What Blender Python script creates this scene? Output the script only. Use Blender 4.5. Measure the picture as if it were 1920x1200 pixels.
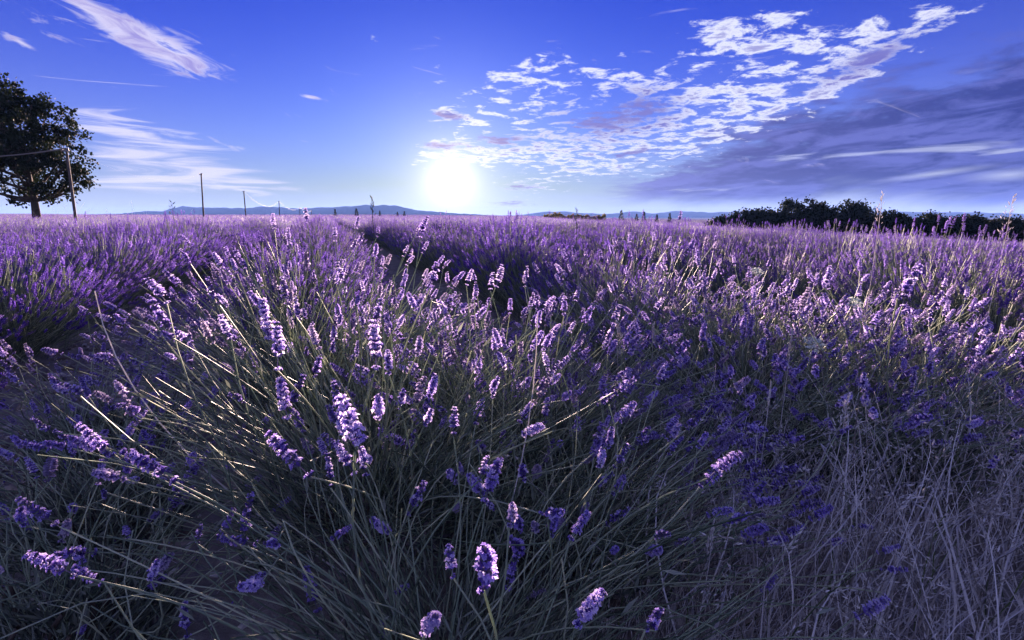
import bpy, bmesh, math, random
import numpy as np
from mathutils import Vector, Matrix

for _o in list(bpy.data.objects):
    bpy.data.objects.remove(_o, do_unlink=True)
scene = bpy.context.scene
COL = scene.collection
RNG = np.random.default_rng(7)
random.seed(7)

# ------------------------------------------------------------------ camera
F_PX = 1067.0                       # focal length in photo pixels (1920 wide)
CAM_H = 0.95
PITCH = math.atan((600 - 404) / F_PX)
cam_data = bpy.data.cameras.new('camera')
cam_data.sensor_width = 36.0
cam_data.lens = 36.0 * F_PX / 1920.0
cam_data.clip_start = 0.02
cam_data.clip_end = 30000.0
cam = bpy.data.objects.new('camera', cam_data)
COL.objects.link(cam)
cam.location = (0, 0, CAM_H)
cam.rotation_euler = (math.pi / 2 - PITCH, 0, 0)
scene.camera = cam
CP, SP = math.cos(PITCH), math.sin(PITCH)

def ray(px, py):
    u = (px - 960) / F_PX
    v = (600 - py) / F_PX
    return np.array([u, CP + v * SP, -SP + v * CP])

def azel(px, py):
    d = ray(px, py)
    return (math.degrees(math.atan2(d[0], d[1])),
            math.degrees(math.atan2(d[2], math.hypot(d[0], d[1]))))

def at_depth(px, py, y):
    d = ray(px, py)
    t = y / d[1]
    return np.array([d[0] * t, y, CAM_H + d[2] * t])

def at_height(px, py, z):
    d = ray(px, py)
    t = (z - CAM_H) / d[2]
    return np.array([d[0] * t, d[1] * t, z])

# ------------------------------------------------------------------ sun, sky, exposure
SUN_AZ, SUN_EL = azel(845, 338)     # degrees, azimuth from +Y towards +X
sun_dir = Vector((math.sin(math.radians(SUN_AZ)) * math.cos(math.radians(SUN_EL)),
                  math.cos(math.radians(SUN_AZ)) * math.cos(math.radians(SUN_EL)),
                  math.sin(math.radians(SUN_EL))))
sun_data = bpy.data.lights.new('sun', 'SUN')
sun_data.energy = 4.6
sun_data.angle = math.radians(0.6)
sun_data.color = (1.0, 0.72, 0.62)
sun = bpy.data.objects.new('sun', sun_data)
COL.objects.link(sun)
sun.rotation_euler = sun_dir.to_track_quat('Z', 'Y').to_euler()
sun.location = (0, 0, 50)

scene.view_settings.view_transform = 'Standard'
scene.view_settings.look = 'None'
EXPO = 2.85
scene.view_settings.exposure = EXPO
scene.view_settings.gamma = 1.0
scene.render.engine = 'CYCLES'
scene.cycles.max_bounces = 8
scene.cycles.diffuse_bounces = 5
scene.cycles.glossy_bounces = 2
scene.cycles.transmission_bounces = 4
scene.cycles.volume_bounces = 0
scene.cycles.transparent_max_bounces = 8
scene.cycles.use_denoising = True

class E:
    """a node socket or number with arithmetic, to write node maths as formulas"""
    def __init__(s, nt, v): s.nt, s.v = nt, v
    def _m(s, op, *a):
        n = s.nt.nodes.new('ShaderNodeMath'); n.operation = op
        for i, x in enumerate((s,) + a):
            x = x.v if isinstance(x, E) else x
            if isinstance(x, (int, float)): n.inputs[i].default_value = x
            else: s.nt.links.new(x, n.inputs[i])
        return E(s.nt, n.outputs[0])
    def __add__(s, o): return s._m('ADD', o)
    __radd__ = __add__
    def __sub__(s, o): return s._m('SUBTRACT', o)
    def __rsub__(s, o): return (s * -1.0) + o
    def __mul__(s, o): return s._m('MULTIPLY', o)
    __rmul__ = __mul__
    def __truediv__(s, o): return s._m('DIVIDE', o)
    def max(s, o): return s._m('MAXIMUM', o)
    def min(s, o): return s._m('MINIMUM', o)
    def exp(s): return s._m('EXPONENT')
    def pow(s, o): return s._m('POWER', o)
    def clamp(s): return s.max(0.0).min(1.0)
    def step(s, a, b):
        n = s.nt.nodes.new('ShaderNodeMapRange'); n.interpolation_type = 'SMOOTHSTEP'
        s.nt.links.new(s.v, n.inputs['Value'])
        n.inputs['From Min'].default_value = a; n.inputs['From Max'].default_value = b
        return E(s.nt, n.outputs[0])

def vec(nt, x, y, z):
    n = nt.nodes.new('ShaderNodeCombineXYZ')
    for i, q in enumerate((x, y, z)):
        q = q.v if isinstance(q, E) else q
        if isinstance(q, (int, float)): n.inputs[i].default_value = q
        else: nt.links.new(q, n.inputs[i])
    return n.outputs[0]

def noise(nt, v, scale, detail=6.0, rough=0.55, dist=0.0, dim='3D'):
    n = nt.nodes.new('ShaderNodeTexNoise'); n.noise_dimensions = dim
    n.inputs['Scale'].default_value = scale
    n.inputs['Detail'].default_value = detail
    n.inputs['Roughness'].default_value = rough
    n.inputs['Distortion'].default_value = dist
    if v is not None: nt.links.new(v, n.inputs['Vector'])
    return E(nt, n.outputs['Fac'])

def mixc(nt, fac, a, b, mode='MIX'):
    n = nt.nodes.new('ShaderNodeMix'); n.data_type = 'RGBA'; n.blend_type = mode
    n.clamp_factor = True
    for sock, q in ((n.inputs[0], fac), (n.inputs[6], a), (n.inputs[7], b)):
        q = q.v if isinstance(q, E) else q
        if isinstance(q, (int, float)): sock.default_value = q
        elif isinstance(q, tuple): sock.default_value = (*q, 1.0)
        else: nt.links.new(q, sock)
    return n.outputs[2]

def build_world():
    w = bpy.data.worlds.new('World'); scene.world = w; w.use_nodes = True
    nt = w.node_tree; nt.nodes.clear()
    out = nt.nodes.new('ShaderNodeOutputWorld')
    bg = nt.nodes.new('ShaderNodeBackground')
    bg.inputs['Strength'].default_value = 0.05
    STR = 0.05 * 2 ** EXPO / 1.10          # colours below are written as seen, after exposure
    nt.links.new(bg.outputs[0], out.inputs['Surface'])
    sky = nt.nodes.new('ShaderNodeTexSky'); sky.sky_type = 'NISHITA'; sky.sun_disc = False
    sky.sun_elevation = math.radians(SUN_EL); sky.sun_rotation = math.radians(SUN_AZ)
    sky.air_density = SKY_AIR; sky.dust_density = SKY_DUST; sky.ozone_density = SKY_OZONE
    hs = nt.nodes.new('ShaderNodeHueSaturation')
    hs.inputs['Saturation'].default_value = SKY_SAT
    nt.links.new(sky.outputs[0], hs.inputs['Color'])
    base = mixc(nt, 1.0, hs.outputs[0], tuple(c * 0.1 / STR for c in SKY_TINT), 'MULTIPLY')
    tc = nt.nodes.new('ShaderNodeTexCoord')
    sep = nt.nodes.new('ShaderNodeSeparateXYZ'); nt.links.new(tc.outputs['Generated'], sep.inputs[0])
    X, Y, Z = (E(nt, sep.outputs[i]) for i in range(3))
    az = X._m('ARCTAN2', Y) * (180 / math.pi)
    el = Z._m('ARCSINE') * (180 / math.pi)
    AE = vec(nt, az, el, 0.0)
    Zp = Z.max(0.0) + 0.10
    plane = vec(nt, X / Zp, Y / Zp, 0.0)
    # angle to the sun
    dt = nt.nodes.new('ShaderNodeVectorMath'); dt.operation = 'DOT_PRODUCT'
    nt.links.new(tc.outputs['Generated'], dt.inputs[0]); dt.inputs[1].default_value = tuple(sun_dir)
    th = E(nt, dt.outputs['Value']).min(1.0)._m('ARCCOSINE') * (180 / math.pi)
    aur = (th * (-1 / 1.1)).exp() * 1.7 + (th * (-1 / 4.4)).exp() * 0.66 + (th * (-1 / 14.0)).exp() * 0.02

    def blob(px, py, rx, ry, rot=0.0):
        a0, e0 = azel(px, py)
        sa = abs(azel(px + rx, py)[0] - azel(px - rx, py)[0]) / 2
        se = abs(azel(px, py - ry)[1] - azel(px, py + ry)[1]) / 2
        mp = nt.nodes.new('ShaderNodeMapping'); mp.vector_type = 'TEXTURE'
        mp.inputs['Location'].default_value = (a0, e0, 0)
        mp.inputs['Rotation'].default_value = (0, 0, math.radians(rot))
        mp.inputs['Scale'].default_value = (sa * 2.1, se * 2.1, 1)
        nt.links.new(AE, mp.inputs[0])
        gr = nt.nodes.new('ShaderNodeTexGradient'); gr.gradient_type = 'QUADRATIC_SPHERE'
        nt.links.new(mp.outputs[0], gr.inputs[0])
        return E(nt, gr.outputs['Fac'])

    def total(bs):
        t = bs[0]
        for b in bs[1:]: t = t + b
        return t

    col = base
    # low haze band brightening towards the horizon
    away = (Y * -1.0 + 0.45).step(0.0, 1.0)           # unseen sky opposite the low sun, brightened to add fill light
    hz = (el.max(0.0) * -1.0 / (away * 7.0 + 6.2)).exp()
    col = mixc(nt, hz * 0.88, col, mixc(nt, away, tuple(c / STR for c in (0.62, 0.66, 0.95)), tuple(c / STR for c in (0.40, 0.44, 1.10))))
    # --- streaked cirrus, low on the left, and the wisp above it
    st_n = noise(nt, vec(nt, az * 0.09 + el * 0.03, el * 0.95, 3.1), 1.0, 7, 0.6, 0.6, dim='2D')
    st_m = total([blob(300, 350, 260, 50), blob(160, 232, 190, 30, -6), blob(300, 290, 170, 50), blob(480, 345, 170, 14, -4)])
    st = (st_n * 1.7 - 1.16 + st_m.min(1.0) * 0.55).step(0.0, 0.45)
    wd = math.radians(-17)
    wx = az * math.cos(wd) + el * math.sin(wd)
    wy = el * math.cos(wd) - az * math.sin(wd)
    ws_n = noise(nt, vec(nt, wx * 0.24, wy * 0.95, 8.4), 1.0, 8, 0.62, 0.5, dim='2D')
    ws_m = total([blob(225, 58, 190, 46, -19), blob(320, 95, 90, 26, -22), blob(40, 80, 60, 9, -25),
                  blob(180, 20, 70, 9, -22), blob(582, 182, 26, 5, -3) * 1.2, blob(448, 276, 46, 9, -12)])
    ws = (ws_n * 1.9 - 1.28 + ws_m.min(1.0) * 0.80).step(0.0, 0.50)
    # --- broken cumulus, centre and upper right
    pf_n = noise(nt, plane, 6.4, 9, 0.64, 0.2, dim='2D')
    pf_l = noise(nt, plane, 1.3, 3, 0.5, dim='2D')
    pf_m = total([blob(1030, 215, 210, 85, -6), blob(1180, 150, 120, 40, -10), blob(1000, 130, 70, 40), blob(900, 290, 130, 34, 4), blob(850, 215, 60, 14, -5),
                  blob(1160, 295, 170, 40, 10), blob(1450, 90, 180, 75, -8), blob(1420, 160, 160, 55, 8),
                  blob(1790, 18, 150, 26, 8), blob(1620, 75, 140, 45, 22), blob(1330, 230, 160, 40, 16), blob(990, 350, 60, 16), blob(960, 385, 70, 12), blob(1250, 255, 150, 45, 12), blob(1380, 60, 130, 45), blob(1520, 150, 130, 45, 14), blob(860, 285, 110, 20)])
    around = (Y * -1.0 + 0.55).step(0.0, 0.6) * 0.80          # broken cloud carried on unseen overhead and behind, thickened as fill light
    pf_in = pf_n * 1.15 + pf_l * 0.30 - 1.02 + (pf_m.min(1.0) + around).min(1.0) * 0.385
    pf = pf_in.step(-0.01, 0.17)
    thick_c = (blob(1110, 225, 90, 40) + blob(1210, 200, 70, 40) + blob(940, 262, 60, 14) + blob(835, 217, 40, 9) + blob(830, 275, 45, 9)
               + blob(970, 352, 40, 8) + blob(960, 382, 60, 9) + blob(1640, 110, 120, 25, 20)).min(1.0)
    dk_n = noise(nt, plane, 7.0, 6, 0.6, dim='2D')
    dk_m = total([blob(1110, 232, 85, 34, -4), blob(1215, 200, 60, 34, 14), blob(935, 262, 70, 15, -3), blob(838, 217, 60, 11, -4), blob(830, 273, 60, 10, -3), blob(965, 350, 45, 7), blob(960, 381, 70, 8), blob(1640, 108, 130, 22, 17), blob(1200, 285, 90, 14, 6)])
    dk = (dk_n * 1.2 + dk_m.min(1.0) * 0.72 - 1.0).step(0.0, 0.30)
    pf_thick = (pf_in.step(0.14, 0.34) * 0.7 + thick_c * pf_in.step(0.02, 0.10) * 0.95).clamp()
    # --- the wide grey-blue bank on the right
    a1, e1 = azel(1060, 372); a2, e2 = azel(1500, 190); a3, e3 = azel(1920, 80)
    k1 = (e2 - e1) / (a2 - a1); k2 = (e3 - e2) / (a3 - a2)
    edge = ((az - a1) * k1 + e1).min((az - a2) * k2 + e2)
    bk_n = noise(nt, vec(nt, az * 0.09 + 2.0, el * 0.34 - az * 0.05, 1.7), 1.0, 6, 0.55, 0.3, dim='2D')
    bk_f = noise(nt, plane, 4.0, 8, 0.6, dim='2D')
    bk = (edge - el + (bk_n - 0.5) * 6.5 + (bk_f - 0.5) * 7.0).step(-0.6, 2.4)
    bk = bk * (az - a1).step(0.5, 9.0) * (el + (bk_n - 0.5) * 4.0).step(0.4, 2.6) * (az * -1.0 + 100.0).step(0.0, 40.0)
    gap_n = noise(nt, vec(nt, az * 0.05, el * 0.55 - az * 0.035, 6.3), 1.0, 6, 0.55, 0.4, dim='2D')
    gaps = ((gap_n - 0.60).step(0.0, 0.12) * (el * -1.0 + 14.0).step(0.0, 9.0)).max(blob(1890, 328, 60, 9, 3)).max(blob(1750, 326, 80, 5, 7))

    white = mixc(nt, away, tuple(c / STR for c in (0.80, 0.82, 1.0)), tuple(c / STR for c in (0.92, 0.95, 1.40)))  # cloud out of view behind is made brighter and bluer for added fill
    bk_t = noise(nt, vec(nt, az * 0.16, el * 0.85 - az * 0.10, 0.0), 1.0, 8, 0.62, 0.5, dim='2D')
    bk_c = mixc(nt, ((bk_t - 0.5) * 4.2 + (bk_n - 0.5) * 1.8 + (bk_f - 0.5) * 2.2 + 0.42).clamp(),
                tuple(c / STR for c in (0.008, 0.022, 0.22)), tuple(c / STR for c in (0.085, 0.11, 0.46)))
    bk_c = mixc(nt, (th * (-1 / 16.0)).exp() * 0.9, bk_c, tuple(c / STR for c in (0.46, 0.42, 0.74)))
    col = mixc(nt, bk * 0.97 * (1.0 - gaps * 0.5), col, bk_c)
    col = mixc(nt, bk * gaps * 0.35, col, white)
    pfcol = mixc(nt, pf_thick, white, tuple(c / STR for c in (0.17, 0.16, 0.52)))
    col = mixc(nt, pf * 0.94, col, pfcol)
    col = mixc(nt, dk * 0.88, col, mixc(nt, (th * (-1 / 9.0)).exp(), tuple(c / STR for c in (0.17, 0.165, 0.52)), tuple(c / STR for c in (0.42, 0.30, 0.48))))
    col = mixc(nt, st * 0.75, col, tuple(c / STR for c in (0.82, 0.78, 0.93)))
    wscol = mixc(nt, ((ws_n - 0.42) * 4.0 * ws).clamp(), tuple(c / STR for c in (0.85, 0.80, 0.95)), tuple(c / STR for c in (0.38, 0.33, 0.68)))
    col = mixc(nt, ws * 0.85, col, wscol)
    # light scattered round the sun
    sc = nt.nodes.new('ShaderNodeVectorMath'); sc.operation = 'SCALE'
    sc.inputs[0].default_value = (1.0 / STR, 0.88 / STR, 0.72 / STR)
    nt.links.new((aur * (1.0 - (pf_thick * pf).max(dk) * 0.5)).v, sc.inputs['Scale'])
    ad = nt.nodes.new('ShaderNodeVectorMath'); ad.operation = 'ADD'
    nt.links.new(col, ad.inputs[0]); nt.links.new(sc.outputs[0], ad.inputs[1])
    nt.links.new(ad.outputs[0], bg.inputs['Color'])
    w.cycles.sampling_method = 'MANUAL'; w.cycles.sample_map_resolution = 512

SKY_AIR, SKY_DUST, SKY_OZONE, SKY_SAT, SKY_TINT = 1.0, 0.2, 3.0, 1.5, (0.02, 0.44, 2.55)
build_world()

# ------------------------------------------------------------------ helpers
def link(o, parent=None):
    COL.objects.link(o)
    if parent is not None: o.parent = parent
    return o

def mesh_from(name, V, Fs, mat=None, tone=None, smooth=True):
    """V (n,3); Fs list of (m,k) index arrays; tone optional per-vertex value"""
    me = bpy.data.meshes.new(name)
    V = np.asarray(V, np.float32)
    me.vertices.add(len(V)); me.vertices.foreach_set('co', V.ravel())
    Fs = [np.asarray(f, np.int32) for f in Fs if len(f)]
    idx = np.concatenate([f.ravel() for f in Fs]).astype(np.int32)
    tot = np.concatenate([np.full(len(f), f.shape[1], np.int32) for f in Fs])
    st = np.concatenate([[0], np.cumsum(tot)[:-1]]).astype(np.int32)
    me.loops.add(len(idx)); me.loops.foreach_set('vertex_index', idx)
    me.polygons.add(len(tot)); me.polygons.foreach_set('loop_start', st)
    try: me.polygons.foreach_set('loop_total', tot)
    except Exception: pass
    me.polygons.foreach_set('use_smooth', np.full(len(tot), smooth))
    if tone is not None:
        a = me.attributes.new('tone', 'FLOAT', 'POINT')
        a.data.foreach_set('value', np.asarray(tone, np.float32))
    me.update(calc_edges=True)
    if mat is not None: me.materials.append(mat)
    return me

def obj(name, me, parent=None):
    return link(bpy.data.objects.new(name, me), parent)

def empty(name, loc=(0, 0, 0)):
    o = bpy.data.objects.new(name, None); o.empty_display_size = 0.1
    o.location = loc
    return link(o)

def tag(o, label=None, cat=None, group=None, kind=None):
    if label: o['label'] = label
    if cat: o['category'] = cat
    if group: o['group'] = group
    if kind: o['kind'] = kind
    return o

class Bag:
    """collects vertices, faces and tones of many small pieces into one mesh"""
    def __init__(s): s.V, s.T, s.F, s.n = [], [], {}, 0
    def add(s, V, F, tone=0.5):
        V = np.asarray(V, float); F = np.asarray(F)
        s.V.append(V); s.T.append(np.broadcast_to(np.asarray(tone, float), (len(V),)))
        s.F.setdefault(F.shape[1], []).append(F + s.n); s.n += len(V)
    def scatter(s, V, F, M, tone):
        """template V,F placed by matrices M (k,3,4); tone (k,) or (k,n)"""
        V = np.asarray(V, float); F = np.asarray(F); M = np.asarray(M, float)
        k, n = len(M), len(V)
        W = np.einsum('kij,nj->kni', M[:, :, :3], V) + M[:, None, :, 3]
        s.V.append(W.reshape(-1, 3))
        tone = np.asarray(tone, float)
        if tone.ndim == 1: tone = np.repeat(tone[:, None], n, 1)
        s.T.append(tone.ravel())
        G = (F[None] + (np.arange(k) * n)[:, None, None]).reshape(-1, F.shape[1]) + s.n
        s.F.setdefault(F.shape[1], []).append(G); s.n += k * n
    def mesh(s, name, mat, smooth=True):
        return mesh_from(name, np.concatenate(s.V), [np.concatenate(f) for f in s.F.values()], mat, np.concatenate(s.T), smooth)

def frames(D, roll=None):
    """rotation matrices (k,3,3) whose z column is D"""
    D = D / np.linalg.norm(D, axis=1, keepdims=True)
    up = np.where(np.abs(D[:, 2:3]) > 0.95, np.array([[1.0, 0, 0]]), np.array([[0, 0, 1.0]]))
    X = np.cross(up, D); X /= np.linalg.norm(X, axis=1, keepdims=True)
    Yv = np.cross(D, X)
    if roll is not None:
        c, s_ = np.cos(roll)[:, None], np.sin(roll)[:, None]
        X, Yv = X * c + Yv * s_, Yv * c - X * s_
    return np.stack([X, Yv, D], axis=2)

def mats34(P, D, S, roll=None):
    """P (k,3) places, D (k,3) axis, S (k,) or (k,3) scale"""
    R = frames(D, roll)
    S = np.asarray(S, float)
    if S.ndim == 1: S = np.repeat(S[:, None], 3, 1)
    return np.concatenate([R * S[:, None, :], P[:, :, None]], axis=2)

def ribbons(bag, P0, P1, bow, width, tone, seg=4, sides=3, taper=0.5):
    """curved tubes from P0 to P1 (k,3), bent sideways by bow (k,3)"""
    k = len(P0)
    t = np.linspace(0, 1, seg + 1)
    C = P0[:, None] * (1 - t)[None, :, None] + P1[:, None] * t[None, :, None] + bow[:, None] * (4 * t * (1 - t))[None, :, None]
    T = np.gradient(C, axis=1)
    T /= np.linalg.norm(T, axis=2, keepdims=True) + 1e-9
    R = frames(T.reshape(-1, 3)).reshape(k, seg + 1, 3, 3)
    w = np.asarray(width)[:, None] * (1 - (1 - taper) * t)[None]
    if sides == 2:
        off = [(-1, 0), (1, 0)]
    else:
        off = [(math.cos(2 * math.pi * i / sides), math.sin(2 * math.pi * i / sides)) for i in range(sides)]
    V = np.stack([C + w[..., None] * (R[..., 0] * a + R[..., 1] * b) for a, b in off], axis=2)   # k,seg+1,sides,3
    n = (seg + 1) * sides
    F = []
    for i in range(seg):
        for j in range(sides if sides > 2 else 1):
            a, b = i * sides + j, i * sides + (j + 1) % sides
            F.append((a, b, b + sides, a + sides))
    F = np.array(F)
    bag.V.append(V.reshape(-1, 3))
    bag.T.append(np.repeat(np.asarray(tone, float), n))
    bag.F.setdefault(4, []).append((F[None] + (np.arange(k) * n)[:, None, None]).reshape(-1, 4) + bag.n)
    bag.n += k * n

# ------------------------------------------------------------------ materials
def petal_material(faded=0.25, pale=False):
    """lilac petals; some spikes past their bloom are greyer"""
    hi = [(0.48, (0.24, 0.16, 0.56)), (0.75, (0.48, 0.37, 0.82)), (1.0, (0.88, 0.78, 0.97))] if pale else [(0.48, (0.16, 0.085, 0.48)), (0.75, (0.30, 0.18, 0.72)), (1.0, (0.66, 0.50, 0.92))]
    m = material('lavender_petal', [(0.0, (0.19, 0.18, 0.25)), (0.17, (0.27, 0.24, 0.38)), (0.22, (0.09, 0.055, 0.28))] + hi,
                 rough=0.75, trans=0.5, obj_random=0.25, trans_gain=1.05, spec=0.1)
    nt = m.node_tree
    rp = [n for n in nt.nodes if n.type == 'VALTORGB'][0]
    oi = nt.nodes.new('ShaderNodeObjectInfo')
    k = (E(nt, oi.outputs['Random']) * 7.31)._m('FRACT').step(0.60, 0.95) * faded
    targets = [l.to_socket for l in nt.links if l.from_node == rp]
    c = mixc(nt, k, rp.outputs[0], (0.34, 0.30, 0.34))
    for t in targets: nt.links.new(c, t)
    return m

def material(name, stops, rough=0.7, trans=0.0, noise_scale=None, noise_amt=0.3, bump=None, obj_random=0.0, trans_gain=1.0, attr=True, coords='Object', spec=0.25):
    m = bpy.data.materials.new(name); m.use_nodes = True
    nt = m.node_tree; nt.nodes.clear()
    out = nt.nodes.new('ShaderNodeOutputMaterial')
    bs = nt.nodes.new('ShaderNodeBsdfPrincipled')
    bs.inputs['Roughness'].default_value = rough
    bs.inputs['Specular IOR Level'].default_value = spec
    fac = None
    if attr:
        at = nt.nodes.new('ShaderNodeAttribute'); at.attribute_name = 'tone'
        fac = E(nt, at.outputs['Fac'])
    tc = nt.nodes.new('ShaderNodeTexCoord')
    if noise_scale:
        nz = noise(nt, tc.outputs[coords], noise_scale, 5, 0.6)
        fac = (nz - 0.5) * (noise_amt * 2) + (fac if fac is not None else 0.5)
    if obj_random:
        oi = nt.nodes.new('ShaderNodeObjectInfo')
        fac = fac + (E(nt, oi.outputs['Random']) - 0.5) * obj_random
    rp = nt.nodes.new('ShaderNodeValToRGB')
    cr = rp.color_ramp
    while len(cr.elements) < len(stops): cr.elements.new(0.5)
    for e, (p, c) in zip(cr.elements, stops):
        e.position = p; e.color = (*c, 1)
    nt.links.new(fac.v, rp.inputs[0])
    nt.links.new(rp.outputs[0], bs.inputs['Base Color'])
    if bump:
        bp = nt.nodes.new('ShaderNodeBump'); bp.inputs['Distance'].default_value = bump[1]
        bp.inputs['Strength'].default_value = 0.8
        nz2 = noise(nt, tc.outputs[coords], bump[0], 6, 0.65)
        nt.links.new(nz2.v, bp.inputs['Height']); nt.links.new(bp.outputs[0], bs.inputs['Normal'])
    if trans > 0:
        tr = nt.nodes.new('ShaderNodeBsdfTranslucent')
        g = nt.nodes.new('ShaderNodeVectorMath'); g.operation = 'SCALE'; g.inputs['Scale'].default_value = trans_gain
        nt.links.new(rp.outputs[0], g.inputs[0]); nt.links.new(g.outputs[0], tr.inputs['Color'])
        mx = nt.nodes.new('ShaderNodeMixShader'); mx.inputs[0].default_value = trans
        nt.links.new(bs.outputs[0], mx.inputs[1]); nt.links.new(tr.outputs[0], mx.inputs[2])
        nt.links.new(mx.outputs[0], out.inputs['Surface'])
    else:
        nt.links.new(bs.outputs[0], out.inputs['Surface'])
    return m

M = {}
M['petal'] = petal_material()
M['petal_near'] = petal_material(0.6, True)
M['stem'] = material('lavender_stem', [(0.0, (0.09, 0.13, 0.08)), (0.5, (0.25, 0.32, 0.21)), (1.0, (0.56, 0.60, 0.40))], rough=0.55, trans=0.3, trans_gain=1.2)
M['leaf'] = material('lavender_leaf', [(0.0, (0.07, 0.09, 0.065)), (0.6, (0.17, 0.20, 0.14)), (1.0, (0.32, 0.35, 0.27))], rough=0.75, trans=0.25)
M['straw'] = material('dry_grass', [(0.0, (0.16, 0.14, 0.12)), (0.5, (0.52, 0.48, 0.43)), (1.0, (0.86, 0.82, 0.76))], rough=0.65, trans=0.3)
M['green_grass'] = material('green_grass', [(0.0, (0.05, 0.08, 0.03)), (1.0, (0.15, 0.20, 0.07))], rough=0.6, trans=0.3)
M['soil'] = material('soil', [(0.1, (0.15, 0.13, 0.115)), (0.5, (0.26, 0.235, 0.21)), (0.9, (0.42, 0.39, 0.35))], rough=0.95, noise_scale=9.0, noise_amt=0.7, bump=(60.0, 0.02), attr=False, spec=0.0)
M['stone'] = material('stone', [(0.0, (0.16, 0.14, 0.12)), (0.5, (0.30, 0.27, 0.24)), (1.0, (0.45, 0.42, 0.38))], rough=0.9, noise_scale=30.0, noise_amt=0.35, bump=(80.0, 0.004), obj_random=0.4, attr=False)
M['gravel'] = material('gravel', [(0.0, (0.20, 0.17, 0.145)), (0.5, (0.36, 0.33, 0.29)), (1.0, (0.58, 0.55, 0.50))], rough=0.9)
M['clod'] = material('soil_clod', [(0.0, (0.12, 0.095, 0.075)), (0.5, (0.22, 0.18, 0.145)), (1.0, (0.36, 0.31, 0.26))], rough=0.95, noise_scale=60.0, noise_amt=0.4, bump=(150.0, 0.004))
M['bark'] = material('bark', [(0.2, (0.03, 0.024, 0.018)), (0.8, (0.10, 0.08, 0.06))], rough=0.95, noise_scale=6.0, noise_amt=0.6, bump=(25.0, 0.02), attr=False)
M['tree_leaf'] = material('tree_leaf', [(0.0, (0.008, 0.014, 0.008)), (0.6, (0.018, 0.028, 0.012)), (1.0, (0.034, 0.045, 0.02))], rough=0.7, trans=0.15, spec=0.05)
M['conifer'] = material('conifer_needle', [(0.0, (0.02, 0.03, 0.018)), (1.0, (0.06, 0.07, 0.035))], rough=0.8, trans=0.15)
M['pole'] = material('weathered_pole', [(0.2, (0.06, 0.05, 0.045)), (0.8, (0.17, 0.14, 0.12))], rough=0.85, noise_scale=5.0, noise_amt=0.5, attr=False)
M['metal'] = material('pole_fitting', [(0.2, (0.10, 0.10, 0.10)), (0.8, (0.2, 0.2, 0.2))], rough=0.5, noise_scale=8.0, noise_amt=0.4, attr=False)
M['wire'] = material('overhead_wire', [(0.2, (0.16, 0.14, 0.12)), (0.8, (0.24, 0.22, 0.19))], rough=0.6, noise_scale=3.0, noise_amt=0.2, attr=False, spec=0.2)
M['hedge'] = material('hedge_leaf', [(0.0, (0.05, 0.05, 0.015)), (0.6, (0.12, 0.105, 0.03)), (1.0, (0.20, 0.17, 0.05))], rough=0.7, trans=0.4)
M['hill'] = material('hill', [(0.2, (0.025, 0.035, 0.03)), (0.8, (0.06, 0.065, 0.05))], rough=1.0, noise_scale=0.004, noise_amt=0.6, attr=False, spec=0.0)
M['umbel'] = material('umbel_flower', [(0.0, (0.25, 0.33, 0.25)), (0.5, (0.55, 0.62, 0.55)), (1.0, (0.80, 0.82, 0.76))], rough=0.7, trans=0.3)
M['wood_cut'] = material('woody_base', [(0.2, (0.05, 0.04, 0.03)), (0.8, (0.14, 0.11, 0.085))], rough=0.95, noise_scale=40.0, noise_amt=0.5, attr=False)

# ------------------------------------------------------------------ ground
ROW = np.array([-0.32, 1.0]); ROW_N = np.array([1.0, 0.32])      # rows run along ROW; x + 0.32 y is constant along one
ROW0, PITCH_X = -0.2, 2.0

def vnoise(x, y, seed):
    """smooth value noise"""
    r = np.random.default_rng(seed).random((64, 64))
    xi, yi = np.floor(x).astype(int), np.floor(y).astype(int)
    fx, fy = x - xi, y - yi
    fx, fy = fx * fx * (3 - 2 * fx), fy * fy * (3 - 2 * fy)
    g = lambda a, b: r[a % 64, b % 64]
    return (g(xi, yi) * (1 - fx) + g(xi + 1, yi) * fx) * (1 - fy) + (g(xi, yi + 1) * (1 - fx) + g(xi + 1, yi + 1) * fx) * fy

def ground_z(x, y):
    x, y = np.asarray(x, float), np.asarray(y, float)
    r = np.hypot(x, y)
    near = np.clip(1 - r / 25.0, 0, 1)
    q = (x + 0.32 * y - ROW0) / PITCH_X
    furrow = 0.035 * np.cos(2 * math.pi * q)
    z = near * (furrow + 0.05 * (vnoise(x * 3, y * 3, 1) - 0.5) + 0.035 * (vnoise(x * 9, y * 9, 2) - 0.5) + 0.018 * (vnoise(x * 24, y * 24, 3) - 0.5))
    z = z + np.clip((r - 10) / 200, 0, 1) * 0.9 * (vnoise(x / 60 + 5, y / 60 + 3, 4) - 0.5)
    z = z + np.clip((-x - 12) / 40, 0, 1) * 0.35 - np.clip((x - 3) / 76, 0, 1.3) * 3.8 * (1 - 0.65 * np.clip((r - 110) / 170, 0, 1))     # the field lifts gently on the left and falls away on the right
    return z - np.clip((r - 330) / 700, 0, 1) * 12.0

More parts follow.
